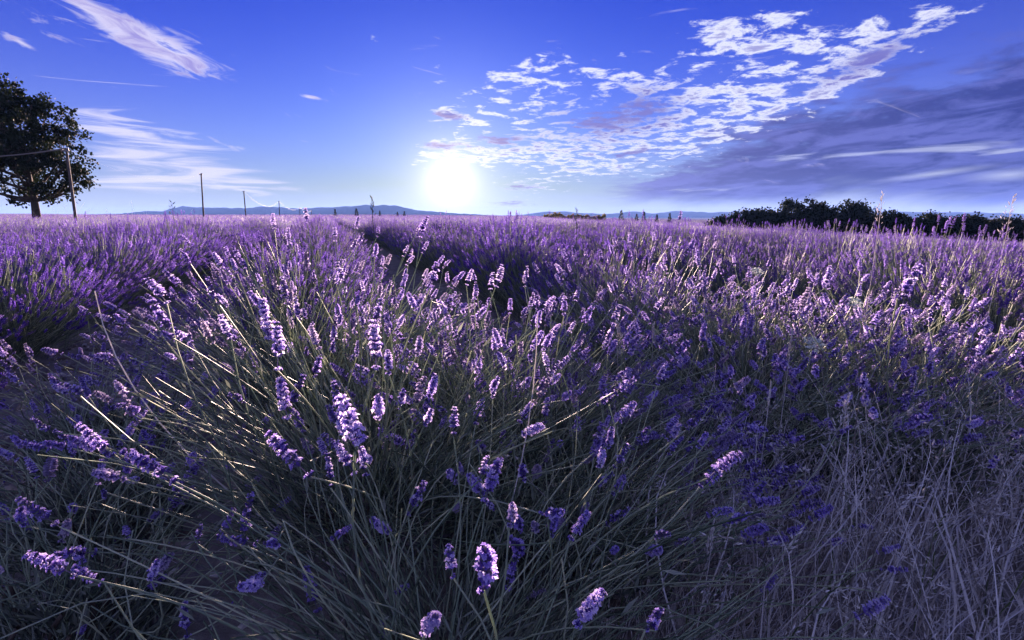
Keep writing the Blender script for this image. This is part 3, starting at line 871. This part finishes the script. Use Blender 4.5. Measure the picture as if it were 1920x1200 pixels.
# ------------------------------------------------------------------ stones, gravel, litter
def build_stones():
    r = np.random.default_rng(5)
    meshes = []
    for i in range(6):
        V, F = ICO2
        W = V * (1 + 0.30 * (vnoise(V[:, 0] * 2 + i * 3 + 9, V[:, 1] * 2 + V[:, 2] * 1.7 + 9, 40 + i) - 0.5)[:, None] * 2)
        meshes.append(mesh_from('stone', W * np.array([1.0, 0.75, 0.45]), [F], M['stone']))
    spots = [at_height(*p, 0.0)[:2] for p in ((40, 925), (75, 905), (20, 960), (95, 1130), (70, 1110), (60, 850), (150, 870), (210, 800), (120, 760), (30, 1010), (250, 1120), (180, 1010))]
    for i in range(78):
        y = r.uniform(1.0, 5.5); q = r.normal(-1.25, 0.22)
        spots.append(np.array([q - 0.32 * y, y]))
    for i in range(30):
        y = r.uniform(1.0, 4.0); q = r.normal(0.85, 0.15)
        spots.append(np.array([q - 0.32 * y, y]))
    for i, (x, y) in enumerate(spots):
        s = float(r.uniform(0.03, 0.05) if i < 12 else r.uniform(0.012, 0.034))
        o = obj('stone', meshes[i % 6], ground)
        o.location = (x, y, float(ground_z(x, y)) + s * 0.12)
        o.scale = (s, s, s); o.rotation_euler = (float(r.normal(0, 0.2)), float(r.normal(0, 0.2)), float(r.uniform(0, 6.28)))
    b = Bag(); n = 15000
    y = 0.8 + 7.5 * r.random(n) ** 1.8; q = np.where(r.random(n) < 0.78, r.normal(-1.30, 0.38, n), r.normal(0.85, 0.33, n))
    x = q - 0.32 * y
    P = np.stack([x, y, ground_z(x, y)], 1)
    D = r.normal(0, 0.3, (n, 3)); D[:, 2] = 1
    S = np.stack([r.uniform(0.7, 1.3, n), r.uniform(0.6, 1.1, n), r.uniform(0.4, 0.7, n)], 1) * (0.0035 + 0.020 * r.random(n) ** 3)[:, None]
    V, F = ICO1
    b.scatter(V * (1 + 0.25 * r.normal(0, 0.5, (len(V), 1))), F, mats34(P, D, S, r.uniform(0, 6.28, n)), r.random(n))
    tag(obj('gravel', b.mesh('gravel', M['gravel'], False)), 'loose pale gravel strewn along the furrows', 'gravel', kind='stuff')
    b = Bag(); n = 1500
    y = 0.9 + 5 * r.random(n) ** 1.6; q = np.where(r.random(n) < 0.8, r.normal(-1.3, 0.40, n), r.normal(0.85, 0.3, n)); x = q - 0.32 * y
    P = np.stack([x, y, ground_z(x, y)], 1)
    D = r.normal(0, 0.3, (n, 3)); D[:, 2] = 1
    V2, F2 = ICO2
    V2 = V2 * (1 + 0.5 * (vnoise(V2[:, 0] * 2.3 + 20, V2[:, 1] * 2.3 + V2[:, 2] * 1.9 + 20, 55) - 0.5))[:, None]
    b.scatter(V2, F2, mats34(P, D, np.stack([r.uniform(0.8, 1.4, n), r.uniform(0.7, 1.1, n), r.uniform(0.35, 0.75, n)], 1) * (0.008 + 0.026 * r.random(n) ** 2)[:, None], r.uniform(0, 6.28, n)), r.random(n))
    tag(obj('soil_clods', b.mesh('soil_clods', M['clod'])), 'crumbly brown clods of earth lying in the furrows', 'soil', kind='stuff')
    b = Bag(); n = 3200
    y = 0.9 + 5 * r.random(n) ** 1.5; q = r.normal(-1.2, 0.42, n); x = q - 0.32 * y
    P = np.stack([x, y, ground_z(x, y) + r.uniform(0.004, 0.016, n)], 1)
    D = r.normal(0, 0.6, (n, 3)); D[:, 2] = 0.7
    b.scatter(np.array([[0, 0, 0], [0.5, 0.1, 0.3], [0, 0.1, 1.0], [-0.5, 0.1, 0.3]]), np.array([[0, 1, 2], [0, 2, 3]]), mats34(P, D, r.uniform(0.004, 0.011, n), r.uniform(0, 6.28, n)), 0.3 + 0.5 * r.random(n))
    tag(obj('fallen_petals', b.mesh('fallen_petals', M['petal'], False)), 'fallen violet florets scattered on the furrow soil', 'petals', kind='stuff')
    b = Bag(); n = 5000
    y = r.uniform(0.7, 6, n); q = np.where(r.random(n) < 0.6, r.normal(-1.15, 0.45, n), r.normal(0.8, 0.5, n)); x = q - 0.32 * y
    P = np.stack([x, y, ground_z(x, y) + r.uniform(0.003, 0.02, n)], 1)
    a = r.uniform(0, 6.28, n); l = r.uniform(0.02, 0.09, n)
    P1 = P + np.stack([np.cos(a) * l, np.sin(a) * l, r.normal(0, 0.006, n)], 1)
    ribbons(b, P, P1, r.normal(0, 0.004, (n, 3)), r.uniform(0.0006, 0.0013, n), r.random(n), seg=2, sides=2, taper=0.6)
    tag(obj('straw_litter', b.mesh('straw_litter', M['straw'])), 'broken straw and fallen stalks on the soil', 'straw', kind='stuff')
build_stones()

# ------------------------------------------------------------------ dry grass
def panicle(bag, rng, tips, D, n_sp=16, size=0.010, length=0.10, tone=0.6, open_=0.55):
    """airy seed heads: little pointed spikelets round the top of each stalk"""
    k = len(tips)
    tpl = np.array([[0, 0, 0], [0.13, 0, 0.35], [0, 0.13, 0.4], [-0.13, 0, 0.35], [0, -0.13, 0.4], [0, 0, 1.0]])
    F = np.array([[0, 1, 2], [0, 2, 3], [0, 3, 4], [0, 4, 1], [5, 2, 1], [5, 3, 2], [5, 4, 3], [5, 1, 4]])
    idx = np.repeat(np.arange(k), n_sp)
    u = np.tile(np.linspace(0, 1, n_sp), k) + rng.uniform(-0.04, 0.04, k * n_sp)
    a = rng.uniform(0, 6.28, k * n_sp)
    side = np.stack([np.cos(a), np.sin(a), rng.uniform(-0.2, 0.6, k * n_sp)], 1)
    P = tips[idx] + D[idx] * ((u - 0.55) * length)[:, None] + side * (open_ * length * 0.35 * (1.05 - u))[:, None] * rng.uniform(0.2, 1.0, (k * n_sp, 1))
    Dd = D[idx] * 0.8 + side * open_
    bag.scatter(tpl, F, mats34(P, Dd, rng.uniform(0.8, 1.5, k * n_sp) * size, a), np.clip(tone + rng.normal(0, 0.2, k * n_sp), 0, 1))

def grass_patch(name, label, seed, n, place, h, width, mat, heads=0.3, lean=(0.15, 0, 0), droop=0.12, tone=(0.2, 1.0), seg=5, spread=0.30):
    r = np.random.default_rng(seed)
    P = place(r, n); n = len(P)
    P = np.concatenate([P, ground_z(P[:, 0], P[:, 1])[:, None] - 0.005], 1)
    H = r.uniform(h[0], h[1], n) * r.uniform(0.7, 1.0, n)
    D = r.normal(0, spread, (n, 3)) + np.array(lean); D[:, 2] = 1.0
    E1 = P + D * H[:, None]
    a = r.uniform(0, 6.28, n)
    bow = np.stack([np.cos(a), np.sin(a), np.zeros(n)], 1) * (r.uniform(0, droop, n) * H)[:, None]
    bow[:, 2] += r.uniform(0, droop, n) * H * 0.8
    b = Bag()
    ribbons(b, P, E1, bow, r.uniform(*width, n), r.uniform(*tone, n), seg=seg, sides=2, taper=0.25)
    k = np.where((r.random(n) < heads) & (H > 0.16))[0]
    if len(k):
        Dk = (E1[k] - P[k]) - bow[k] * 3.0
        Dk /= np.linalg.norm(Dk, axis=1, keepdims=True)
        Dk[:, 2] -= r.uniform(0, 0.5, len(k))
        Dk /= np.linalg.norm(Dk, axis=1, keepdims=True)
        panicle(b, r, E1[k], Dk, 12, 0.011, 0.075, 0.6)
    return tag(obj(name, b.mesh(name, M[mat], False)), label, 'grass', kind='stuff')

def gap_right(r, n):
    y = r.uniform(0.55, 2.3, n); x = r.uniform(0.15, 3.2, n); q = x + 0.32 * y
    dens = np.clip((q - 0.62) / 0.5, 0, 1) * np.clip((2.25 - y) / 0.6, 0, 1) * (0.45 + 0.9 * vnoise(x * 2.5 + 7, y * 2.5 + 3, 60))
    ok = (r.random(n) < dens) & (np.hypot(x, y) > 0.75)
    return np.stack([x, y], 1)[ok]
grass_patch('dry_grass', 'tangle of bleached dry grass with seed heads on the right', 61, 5600, gap_right, (0.14, 0.52), (0.0010, 0.0028), 'straw', heads=0.45, lean=(0.12, 0.0, 0), droop=0.30, spread=0.5, tone=(-0.1, 1.1))
grass_patch('dry_grass', 'broad curling straw blades and plumes standing in the dry tangle', 65, 520, gap_right, (0.22, 0.50), (0.0022, 0.0048), 'straw', heads=0.6, lean=(0.1, 0.0, 0), droop=0.4, spread=0.55, tone=(0.4, 1.1))
def furrow_right(r, n):
    y = r.uniform(0.7, 3.0, n); q = r.normal(0.78, 0.20, n); x = q - 0.32 * y
    ok = np.hypot(x, y) > 0.75
    return np.stack([x, y], 1)[ok]
grass_patch('matted_grass', 'short matted pale grass in the furrow beside the dry tangle', 62, 5200, furrow_right, (0.04, 0.17), (0.0007, 0.0016), 'straw', heads=0.05, lean=(0.2, -0.1, 0), droop=0.35)
grass_patch('matted_grass', 'flattened pale grass matting the ground under the dry tangle', 66, 9000, gap_right, (0.05, 0.20), (0.0009, 0.0024), 'straw', heads=0.1, lean=(0.3, -0.1, 0), droop=0.5, spread=0.9, seg=4)
def scattered_green(r, n):
    y = r.uniform(0.8, 3.2, n); x = r.uniform(0.2, 2.6, n); ok = (x + 0.32 * y > 0.62) & (np.hypot(x, y) > 0.8)
    return np.stack([x, y], 1)[ok]
grass_patch('green_grass', 'sparse green grass blades growing among the dry grass', 63, 700, scattered_green, (0.12, 0.36), (0.0016, 0.0032), 'green_grass', heads=0.0, droop=0.3, tone=(0.2, 0.9))
def by_tree(r, n):
    x = r.normal(-9.5, 1.3, n); return np.stack([x, r.uniform(12.5, 14.5, n)], 1)
grass_patch('tall_grass', 'few tall grass stems against the sky beside the leaning pole', 64, 26, by_tree, (0.85, 1.3), (0.0022, 0.004), 'straw', heads=0.8, droop=0.1, lean=(0.05, 0, 0))

# ------------------------------------------------------------------ single plants that stand out
def umbel(px, py, y, label, radius=0.032, dried=False, root=None, name='wild_carrot'):
    r = np.random.default_rng(int(px))
    top = at_depth(px, py, y)
    if root is None: root = (top[0] - 0.12, top[1] - 0.02)
    g = np.array([root[0], root[1], float(ground_z(*root))])
    t = empty(name, g); tag(t, label, 'wild flower')
    d = top - g
    b = Bag()
    ribbons(b, np.zeros((1, 3)), d[None] * 0.97, np.array([[0.02, 0.0, 0.02]]), np.array([0.0018]), np.array([0.7]), seg=8, sides=5, taper=0.7)
    obj('stem', b.mesh('stem', M['straw' if dried else 'stem']), t)
    n = 17
    a = np.arange(n) * 2.399; rad = radius * np.sqrt((np.arange(n) + 0.5) / n)
    nrm = np.array([0.0, -0.55, 1.0]); nrm /= np.linalg.norm(nrm)
    R = frames(nrm[None])[0]
    loc = np.stack([np.cos(a) * rad, np.sin(a) * rad, 0.008 * (1 - (rad / radius) ** 2) if not dried else 0.03 * (rad / radius) - 0.01], 1)
    tips = d + loc @ R.T
    b = Bag()
    ribbons(b, np.repeat((d * 0.97)[None], n, 0), tips, np.zeros((n, 3)), np.full(n, 0.0006), r.random(n), seg=2, sides=3)
    obj('rays', b.mesh('rays', M['straw' if dried else 'stem']), t)['kind'] = 'stuff'
    fl = []
    V = []
    bb = Bag()
    m = 16
    P = np.repeat(tips, m, 0) + r.normal(0, radius * 0.115, (n * m, 3)) * np.array([1, 1, 0.45])
    D = r.normal(0, 0.35, (n * m, 3)) + nrm
    petal = np.array([[0, 0, 0], [1, 0.35, 0.1], [0.35, 1, 0.15], [-0.9, 0.6, 0.1], [-0.8, -0.7, 0.12], [0.5, -1, 0.1]])
    F = np.array([[0, 1, 2], [0, 2, 3], [0, 3, 4], [0, 4, 5], [0, 5, 1]])
    if dried: petal = petal * np.array([0.5, 0.5, 1]) + np.array([0, 0, 1.6]) * (petal[:, :1] ** 2 + petal[:, 1:2] ** 2 > 0.1)
    bb.scatter(petal, F, mats34(P, D, r.uniform(0.0018, 0.0034, n * m) * (1.5 if dried else 1.0), r.uniform(0, 6.28, n * m)), np.clip(r.normal(0.6, 0.25, n * m), 0, 1))
    obj('flower_umbel', bb.mesh('flower_umbel', M['straw' if dried else 'umbel'], False), t)['kind'] = 'stuff'
    return t
umbel(1600, 568, 1.95, 'flat white umbel flower standing highest among the violet spikes on the right')
umbel(1525, 645, 1.75, 'round white umbel flower with open gaps, lower than its flat neighbour', 0.034)
umbel(1418, 510, 2.5, 'small greenish umbel flower seen edge on near the lit lavender tops', 0.03)
umbel(1845, 960, 1.25, 'dried pale umbel curling up on a long stalk above the dry grass', 0.026, True, root=(0.62, 1.42), name='dried_umbel')

def seed_stalk(name, px, py, y, length, label, root_dx=-0.05, n=40, open_=0.25, size=0.011, tone=0.7, mat='straw', width=0.0016):
    r = np.random.default_rng(int(px * 3 + py))
    top = at_depth(px, py, y)
    rt = (top[0] + root_dx, top[1] + 0.02); g = np.array([*rt, float(ground_z(*rt))])
    t = empty(name, g); tag(t, label, 'grass stalk')
    d = top - g
    b = Bag()
    ribbons(b, np.zeros((1, 3)), d[None], np.array([[root_dx * -0.25, 0, 0.01]]), np.array([width]), np.array([tone]), seg=9, sides=4, taper=0.5)
    obj('stem', b.mesh('stem', M[mat]), t)
    if n:
        b = Bag()
        D = (d / np.linalg.norm(d))[None]
        panicle(b, r, d[None] - D * length * 0.42, D, n, size, length, tone, open_)
        obj('seed_head', b.mesh('seed_head', M[mat], False), t)['kind'] = 'stuff'
    return t
seed_stalk('grass_stalk', 1485, 622, 1.55, 0.075, 'upright pale cylindrical grass head rising from the violet lavender', -0.02, 60, 0.12, 0.009)
seed_stalk('grass_stalk', 1158, 608, 1.9, 0.12, 'tan plumed grass head drooping beside the middle furrow', 0.10, 60, 0.35, 0.016)
seed_stalk('grass_stalk', 1225, 612, 1.95, 0.07, 'short tan grass head right of the drooping plume', 0.05, 34, 0.3, 0.013)
seed_stalk('grass_stalk', 1655, 365, 2.0, 0.10, 'thin whitish grass plume standing against the sky over the dark trees', -0.03, 26, 0.45, 0.009, 0.9)
seed_stalk('grass_stalk', 1900, 368, 1.9, 0.13, 'pale grass plume crossing the sky at the right edge', -0.10, 36, 0.6, 0.010, 0.9)
seed_stalk('grass_stalk', 1008, 588, 1.15, 0.0, 'long bare straw stalk bending up through the middle spikes', -0.16, 0, tone=0.95, width=0.0018)
seed_stalk('grass_stalk', 1338, 985, 1.0, 0.07, 'tan grass head over the short matted grass', -0.04, 50, 0.2, 0.010)
seed_stalk('grass_stalk', 1445, 720, 1.4, 0.06, 'white budded grass head near the dry tangle', -0.02, 40, 0.15, 0.009, 0.9)
seed_stalk('grass_stalk', 1590, 745, 1.3, 0.09, 'nodding fluffy grass plume at the back of the dry tangle', -0.06, 50, 0.6, 0.011, 0.85)
seed_stalk('dry_stalk', 178, 546, 1.35, 0.0, 'thick bleached dead stalk slanting over the shaded furrow', 0.56, 0, tone=1.0, width=0.0030)
seed_stalk('weed_stalk', 697, 372, 9.0, 0.30, 'dark thin weed stalk rising above the horizon left of the sun', 0.02, 14, 0.5, 0.05, 0.1, 'leaf', 0.008)
seed_stalk('weed_stalk', 1082, 395, 6.0, 0.20, 'thin leafy weed standing above the lavender right of the sun', -0.02, 16, 0.6, 0.03, 0.5, 'leaf', 0.005)
seed_stalk('weed_stalk', 322, 381, 30.0, 0.6, 'small forked weed on the skyline before the ridge', 0.0, 8, 0.9, 0.16, 0.2, 'leaf', 0.02)

# ------------------------------------------------------------------ trees
def tree(name, label, base, lobes, trunk_h, trunk_r, seed, n_clump, leaf, per=36, group=None, share=None):
    """lobes: (dx, dz, radius) in metres about the trunk foot; crown = clumps of leaf-sized faces on branches"""
    r = np.random.default_rng(seed)
    t = empty(name, base); tag(t, label, 'tree', group)
    if share is None:
        lob = [(lx, r.uniform(-0.35, 0.35) * lr * 1.6, lz, lr) for lx, lz, lr in lobes]
        lob += [(lx * 0.7 + r.normal(0, 0.4), (1 if i % 2 else -1) * lr * 0.9, lz, lr * 0.85) for i, (lx, lz, lr) in enumerate(lobes)]
        w = np.array([l[3] ** 2 for l in lob]); w /= w.sum()
        pick = r.choice(len(lob), n_clump, p=w)
        lo = np.array(lob)[pick]
        D = r.normal(0, 1, (n_clump, 3)); D /= np.linalg.norm(D, axis=1, keepdims=True)
        C = lo[:, :3] + D * (lo[:, 3] * r.uniform(0.35, 1.0, n_clump) ** 0.6)[:, None] * np.array([1, 1, 0.9])
        b = Bag()
        cr = r.uniform(0.6, 1.3, n_clump) * leaf * 2.0
        P = np.repeat(C, per, 0) + r.normal(0, 0.5, (n_clump * per, 3)) * np.repeat(cr, per)[:, None]
        Dl = r.normal(0, 1, (n_clump * per, 3))
        tpl = np.array([[0, -0.1, 0], [0.42, 0.05, 0.35], [0.30, 0, 0.75], [0, -0.1, 1.0], [-0.30, 0, 0.75], [-0.42, 0.05, 0.35]])
        F = np.array([[0, 1, 2], [0, 2, 3], [0, 3, 4], [0, 4, 5]])
        b.scatter(tpl, F, mats34(P, Dl, r.uniform(0.7, 1.3, len(P)) * leaf, r.uniform(0, 6.28, len(P))), np.repeat(r.random(n_clump), per) * 0.6 + 0.4 * r.random(len(P)))
        crown = b.mesh('crown', M['tree_leaf'], False)
        b = Bag()
        nseg = 6
        top = np.array([[r.normal(0, 0.1), 0, trunk_h * 1.5]])
        ribbons(b, np.array([[0, 0, -0.3]]), top, np.array([[0.06, 0.03, 0]]), np.array([trunk_r]), np.array([0.5]), seg=8, sides=10, taper=0.45)
        lobm = np.array([l[:3] for l in lob])
        s0 = np.stack([np.zeros(len(lob)), np.zeros(len(lob)), np.clip(lobm[:, 2] * 0.55, trunk_h * 0.75, trunk_h * 1.4)], 1)
        ribbons(b, s0, lobm, np.stack([np.zeros(len(lob)), np.zeros(len(lob)), -0.08 * lobm[:, 2]], 1), np.full(len(lob), trunk_r * 0.38), np.full(len(lob), 0.5), seg=5, sides=6, taper=0.4)
        k = r.random(n_clump) < 0.6
        ribbons(b, lo[k, :3], C[k], np.zeros((k.sum(), 3)), np.full(k.sum(), trunk_r * 0.10), np.full(k.sum(), 0.5), seg=2, sides=4, taper=0.3)
        trunk = b.mesh('trunk', M['bark'])
        share = (trunk, crown)
    obj('trunk', share[0], t); obj('crown', share[1], t)
    return t, share

TY = 38.0
K = TY / F_PX
tb = at_depth(67, 403, TY); tb[2] = float(ground_z(tb[0], tb[1]))
dz0 = (CAM_H + (404 - 403) * K - tb[2]) / K      # photo pixels between the trunk foot and the visible field edge
lob = [(-20, 155, 72), (-65, 200, 62), (-15, 205, 42), (12, 168, 58), (52, 118, 52), (78, 72, 28), (0, 112, 58), (-80, 110, 78), (-140, 145, 72), (-130, 80, 60), (45, 50, 28), (-48, 45, 26), (-50, 245, 34), (30, 200, 22), (86, 60, 18), (70, 95, 30)]
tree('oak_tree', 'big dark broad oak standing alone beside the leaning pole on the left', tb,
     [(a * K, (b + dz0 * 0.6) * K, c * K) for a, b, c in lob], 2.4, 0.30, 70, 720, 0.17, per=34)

rt = [(1358, 406, 30, 86, 'small round tree at the near end of the dark tree line, beside the conifers'),
      (1418, 388, 50, 84, 'middling dark tree left of the tallest pair on the right skyline'),
      (1505, 368, 66, 82, 'tallest broad dark tree on the right skyline'),
      (1592, 373, 54, 80, 'second tallest dark tree, just right of the tallest on the skyline'),
      (1668, 394, 42, 79, 'low dark tree under the thin whitish grass plume'),
      (1745, 397, 48, 78, 'low dark tree midway between the tall pair and the frame edge'),
      (1812, 400, 46, 78, 'low dark tree before the last one at the right edge'),
      (1890, 404, 56, 78, 'lowest dark tree at the right edge of the picture')]
shares = []
for i, (px, top, wpx, dd, label) in enumerate(rt):
    k = dd / F_PX
    b = at_depth(px, top, dd); gz = float(ground_z(b[0], b[1])) - 1.2
    H = b[2] - gz
    W = wpx * k
    lobes = [(0, H * 0.74, H * 0.25), (-W * 0.45, H * 0.62, H * 0.31), (W * 0.45, H * 0.60, H * 0.31), (-W * 0.75, H * 0.45, H * 0.25), (W * 0.75, H * 0.45, H * 0.25), (0, H * 0.42, H * 0.34)]
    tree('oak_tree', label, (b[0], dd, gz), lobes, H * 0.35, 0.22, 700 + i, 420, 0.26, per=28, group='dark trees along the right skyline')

def conifer_mesh(seed):
    r = np.random.default_rng(seed)
    b = Bag(); n = 420
    h = r.random(n) ** 0.8
    a = r.uniform(0, 6.28, n); R = 0.24 * (1.02 - h) * r.uniform(0.2, 1.0, n)
    P = np.stack([np.cos(a) * R, np.sin(a) * R, 0.06 + h * 0.92], 1)
    D = np.stack([np.cos(a), np.sin(a), r.uniform(-0.2, 0.6, n)], 1)
    tpl = np.array([[0, 0, 0], [0.4, 0, 0.5], [0, 0.1, 1.0], [-0.4, 0, 0.5]])
    b.scatter(tpl, np.array([[0, 1, 2], [0, 2, 3]]), mats34(P, D, r.uniform(0.05, 0.10, n), a), r.random(n))
    c = b.mesh('crown', M['conifer'], False)
    b = Bag(); ribbons(b, np.array([[0, 0, -0.1]]), np.array([[0, 0, 1.0]]), np.zeros((1, 3)), np.array([0.02]), np.array([0.5]), seg=3, sides=6, taper=0.1)
    return b.mesh('trunk', M['bark']), c
CON = [conifer_mesh(80 + i) for i in range(3)]
cl = [(628, 392, 'small conifer on the skyline above the left ridge foot, leftmost of them'), (668, 391, 'small conifer next right of the leftmost on the ridge'), (712, 395, 'tiny conifer right of the dark weed stalk'),
      (745, 397, 'tiny conifer second right of the dark weed stalk'), (758, 396, 'tiny conifer nearest the sun glow'),
      (1165, 394, 'tallest small conifer standing alone right of the hedge'), (1194, 401, 'small conifer just right of the lone tallest one'), (1208, 397, 'slim small conifer, third from the hedge'),
      (1232, 402, 'small conifer, fourth from the hedge'), (1256, 400, 'broad small conifer, the last before the dark trees')]
for i, (px, top, label) in enumerate(cl):
    dd = 130.0
    p = at_depth(px, top, dd); gz = float(ground_z(p[0], dd))
    t = empty('conifer', (p[0], dd, gz)); tag(t, label, 'conifer', 'small conifers on the skyline')
    s = max(p[2] - gz, 1.4); t.scale = (s, s, s); t.rotation_euler = (0, 0, i * 1.3)
    obj('trunk', CON[i % 3][0], t); obj('crown', CON[i % 3][1], t)

def hedge():
    r = np.random.default_rng(90)
    a, c = at_depth(1020, 408, 110), at_depth(1135, 410, 110)
    t = empty('hedge', (a[0], 110, float(ground_z(a[0], 110)))); tag(t, 'low olive green hedge lit by the sun right of the glow', 'hedge')
    b = Bag(); n = 5200; L = c[0] - a[0]
    u = r.random(n)
    top = 1.15 + 1.0 * (vnoise(u * 14, u * 0 + 3, 91) - 0.3) + 0.4 * (vnoise(u * 40, u * 0 + 3, 92) - 0.5) - 0.4 * u
    P = np.stack([u * L, r.normal(0, 0.5, n), r.random(n) ** 0.6 * top], 1)
    tpl = np.array([[0, 0, 0], [0.4, 0, 0.5], [0, 0.1, 1.0], [-0.4, 0, 0.5]])
    b.scatter(tpl, np.array([[0, 1, 2], [0, 2, 3]]), mats34(P, r.normal(0, 1, (n, 3)), r.uniform(0.12, 0.28, n), r.uniform(0, 6, n)), 0.5 + 0.5 * r.random(n))
    obj('foliage', b.mesh('foliage', M['hedge'], False), t)['kind'] = 'stuff'
hedge()

# ------------------------------------------------------------------ poles and wires
POLES = [  # foot px, top px, top py, depth, height label
 (141, 124, 278, 33.0, 'leaning wooden pole in front of the big oak'),
 (381, 377, 325, 66.0, 'tallest bare wooden pole standing against the sky left of the ridge'),
 (461, 457, 358, 95.0, 'second wooden pole right of the tallest bare one'),
 (524, 523, 377, 140.0, 'third wooden pole, carrying sagging bright wires'),
 (562, 562, 389, 200.0, 'fourth wooden pole, small above the field edge'),
 (584, 584, 395, 270.0, 'last tiny wooden pole of the line')]
tops = []
for i, (fx, tx, ty, dd, label) in enumerate(POLES):
    f = at_depth(fx, 404, dd); gz = float(ground_z(f[0], dd))
    top = at_depth(tx, ty, dd)
    t = empty('utility_pole', (f[0], dd, gz)); tag(t, label, 'utility pole', 'line of wooden utility poles')
    d = np.array([top[0] - f[0], 0, top[2] - gz])
    b = Bag(); rad = 0.085 + 0.012 * i
    ribbons(b, np.array([[0, 0, -0.3]]), d[None], np.zeros((1, 3)), np.array([rad]), np.array([0.5]), seg=5, sides=8, taper=0.72)
    b.add(np.array([d + np.array([math.cos(q) * rad * 0.72, math.sin(q) * rad * 0.72, 0]) for q in np.linspace(0, 2 * math.pi, 8, endpoint=False)]), np.arange(8)[None])
    obj('shaft', b.mesh('shaft', M['pole']), t)
    b = Bag()
    side = 0.16
    ribbons(b, np.array([d + [-side, -rad, -0.15]]), np.array([d + [side, -rad, -0.15]]), np.zeros((1, 3)), np.array([0.04]), np.array([0.5]), seg=1, sides=6, taper=1.0)
    obj('bracket', b.mesh('bracket', M['metal']), t)
    for sx in (-side, side):
        b = Bag()
        ribbons(b, np.array([d + [sx, -rad, -0.15]]), np.array([d + [sx, -rad, 0.02]]), np.zeros((1, 3)), np.array([0.045]), np.array([0.5]), seg=3, sides=8, taper=0.6)
        obj('insulator', b.mesh('insulator', M['metal']), t)
    tops.append(top)
def wire(p0, p1, sag, rad, label):
    t = np.linspace(0, 1, 25)
    b = Bag()
    C = p0[None] * (1 - t)[:, None] + p1[None] * t[:, None]; C[:, 2] -= sag * 4 * t * (1 - t)
    o = np.array(p0)
    seg = Bag()
    for a, c in zip(C[:-1], C[1:]):
        ribbons(b, (a - o)[None], (c - o)[None], np.zeros((1, 3)), np.array([rad]), np.array([0.5]), seg=1, sides=5, taper=1.0)
    w = obj('overhead_wire', b.mesh('overhead_wire', M['wire'])); w.location = o
    tag(w, label, 'wire', 'wires of the pole line')
left_end = at_depth(-420, 262, 30.0)
wire(tops[0], left_end, 0.7, 0.035, 'golden lit cable running left from the leaning pole across the oak')
wire(tops[0], tops[1], 1.2, 0.0015, 'faint thin wire between the leaning pole and the tallest pole')
wire(tops[2], tops[3], 1.8, 0.008, 'pale sagging wire between the second and third poles')
wire(tops[3], tops[4], 1.4, 0.010, 'bright sagging wire right of the third pole')
wire(tops[4], tops[5], 1.0, 0.013, 'short bright wire to the last tiny pole')

# ------------------------------------------------------------------ haze
def haze():
    x0, x1, y0, y1, z0, z1 = -7000, 7000, -300, 5200, -24, 66
    V = [(x, y, z) for z in (z0, z1) for y in (y0, y1) for x in (x0, x1)]
    F = [(0, 2, 3, 1), (4, 5, 7, 6), (0, 1, 5, 4), (2, 6, 7, 3), (0, 4, 6, 2), (1, 3, 7, 5)]
    m = bpy.data.materials.new('haze'); m.use_nodes = True
    nt = m.node_tree; nt.nodes.clear()
    out = nt.nodes.new('ShaderNodeOutputMaterial'); v = nt.nodes.new('ShaderNodeVolumePrincipled')
    v.inputs['Color'].default_value = (0.20, 0.38, 1.0, 1); v.inputs['Density'].default_value = HAZE_D
    v.inputs['Anisotropy'].default_value = 0.1
    nt.links.new(v.outputs[0], out.inputs['Volume'])
    o = obj('haze', mesh_from('haze', V, [F], m, smooth=False))
    tag(o, 'thin sunlit evening haze over the whole field', 'haze', kind='stuff')
HAZE_D = 0.00009
haze()
